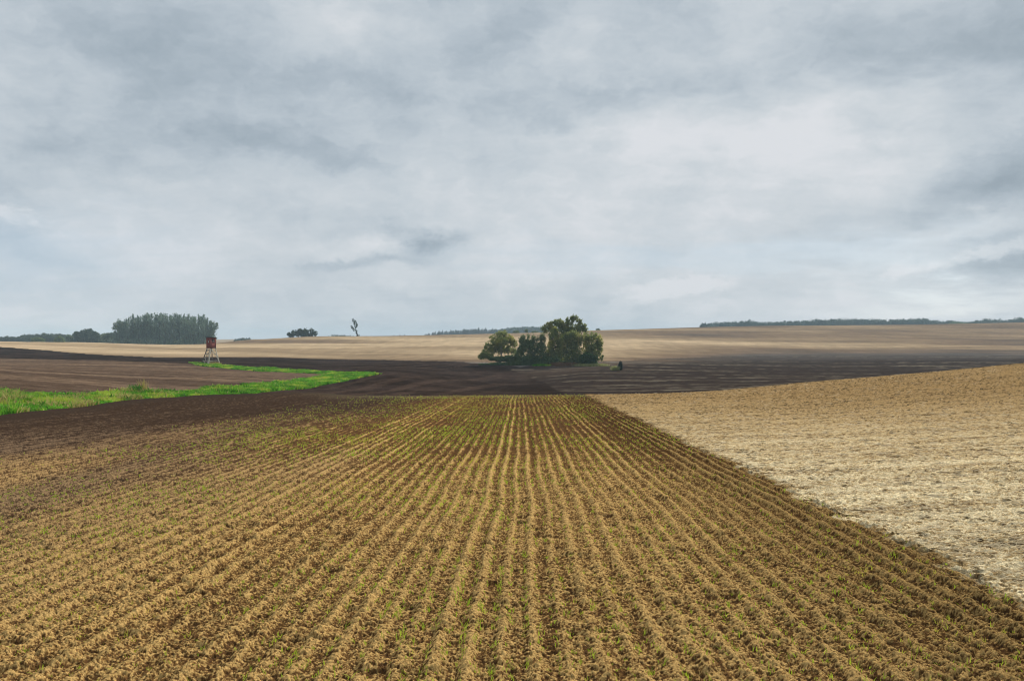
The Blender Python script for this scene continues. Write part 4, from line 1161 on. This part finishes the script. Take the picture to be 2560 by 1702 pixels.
    # legs: from under the cabin corners to splayed feet
    def gp(px, py_or_none, dy):
        x = (px - CX) / F * (Y + dy) - X
        return np.array([x, dy, zz1(X + x, Y + dy) - gz - .15])
    c_front = W((-h * .9, -h * .9, zb)); c_right = W((h * .9, -h * .9, zb)); c_left = W((-h * .9, h * .9, zb)); c_back = W((h * .9, h * .9, zb))
    feet = {'front': gp(521, None, -2.6), 'right': gp(550, None, -.9), 'left': gp(504, None, 1.6), 'back': gp(531, None, 2.8)}
    tops = {'front': c_front, 'right': c_right, 'left': c_left, 'back': c_back}
    mats = {'front': M_pale, 'right': M_pale, 'left': M_darkp, 'back': M_darkp}  # left and back legs darker: their shade is put into the colour
    for kk in feet:
        MB().tube([feet[kk], (feet[kk] + tops[kk]) / 2, tops[kk]], [.105, .095, .085], 8).build('leg', mats[kk], root, True)
    def on(kk, t): return feet[kk] * (1 - t) + tops[kk] * t
    def brace(p, q, m_=M_pale, r=.055): MB().tube([p, (p + q) / 2, q], [r, r * 1.02, r], 6).build('brace', m_, root, True)
    brace(on('left', .22), on('front', .24)); brace(on('front', .24), on('right', .27)); 
    brace(on('left', .66), on('front', .64), M_darkp, .05); brace(on('back', .68), on('right', .68), M_darkp, .05)
    brace(on('right', .30), on('back', .93)); brace(on('right', .52), on('front', .97), M_pale, .05); brace(on('front', .55), on('back', .95), M_darkp, .05); brace(on('left', .28), on('back', .96), M_pale, .05)
    # ladder leaning up the left side
    lad = empty('ladder', (0, 0, 0)); lad.parent = root
    p0 = gp(515, None, -1.7) + np.array([0, 0, .35]); p1 = W((-h * .55, -h * .2, zb - .02))
    p1 = np.array([(521.5 - CX) / F * (Y - .8) - X, -.8, zb - .05])
    sd2 = np.array([.26, -.05, 0])
    for sg in (-1, 1):
        MB().tube([p0 + sd2 * sg * 1.3, (p0 + p1) / 2 + sd2 * sg * 1.1, p1 + sd2 * sg], [.045, .045, .04], 6).build('rail', M_pale, lad, True)
    for i in range(10):
        t_ = (i + .6) / 10.6; c = p0 * (1 - t_) + p1 * t_
        MB().tube([c - sd2 * 1.35, c, c + sd2 * 1.35], [.045, .047, .045], 6).build('rung', M_darkp, lad, True)
    # dry grass around the right foot
    rng = np.random.default_rng(33); n = 500
    fx, fy = X + feet['right'][0] - .9, Y + feet['right'][1] - .4
    P_ = np.stack([fx + rng.normal(size=n) * .55, fy + rng.normal(size=n) * .4, np.zeros(n)], 1); P_[:, 2] = z0(P_[:, 0], P_[:, 1])
    tag(blades('dry_grass_tuft', P_, .5, .06, M_drygrass, rng, .5), 'dry straw coloured grass tuft by the right foot of the hunting stand', 'grass tuft')
hunting_stand()

# ------------------------------------------------------------------ haze
def haze():
    m = bpy.data.materials.new('haze_air'); m.use_nodes = True
    nt = m.node_tree; nt.nodes.clear(); k = NT(nt)
    out = k.node('ShaderNodeOutputMaterial')
    pv = k.node('ShaderNodeVolumePrincipled', {'Color': (0.60, 0.82, 1.0, 1), 'Density': 0.00024, 'Anisotropy': 0.0})
    nt.links.new(pv.outputs[0], out.inputs['Volume'])
    zmin = float(V[:, 2].min()) - 1.0; zmax = 44.0
    b = MB(); b.box((0, 1600, (zmin + zmax) / 2), (11500, 3400, zmax - zmin))
    o = b.build('haze', m)
    tag(o, kind='stuff')
haze()
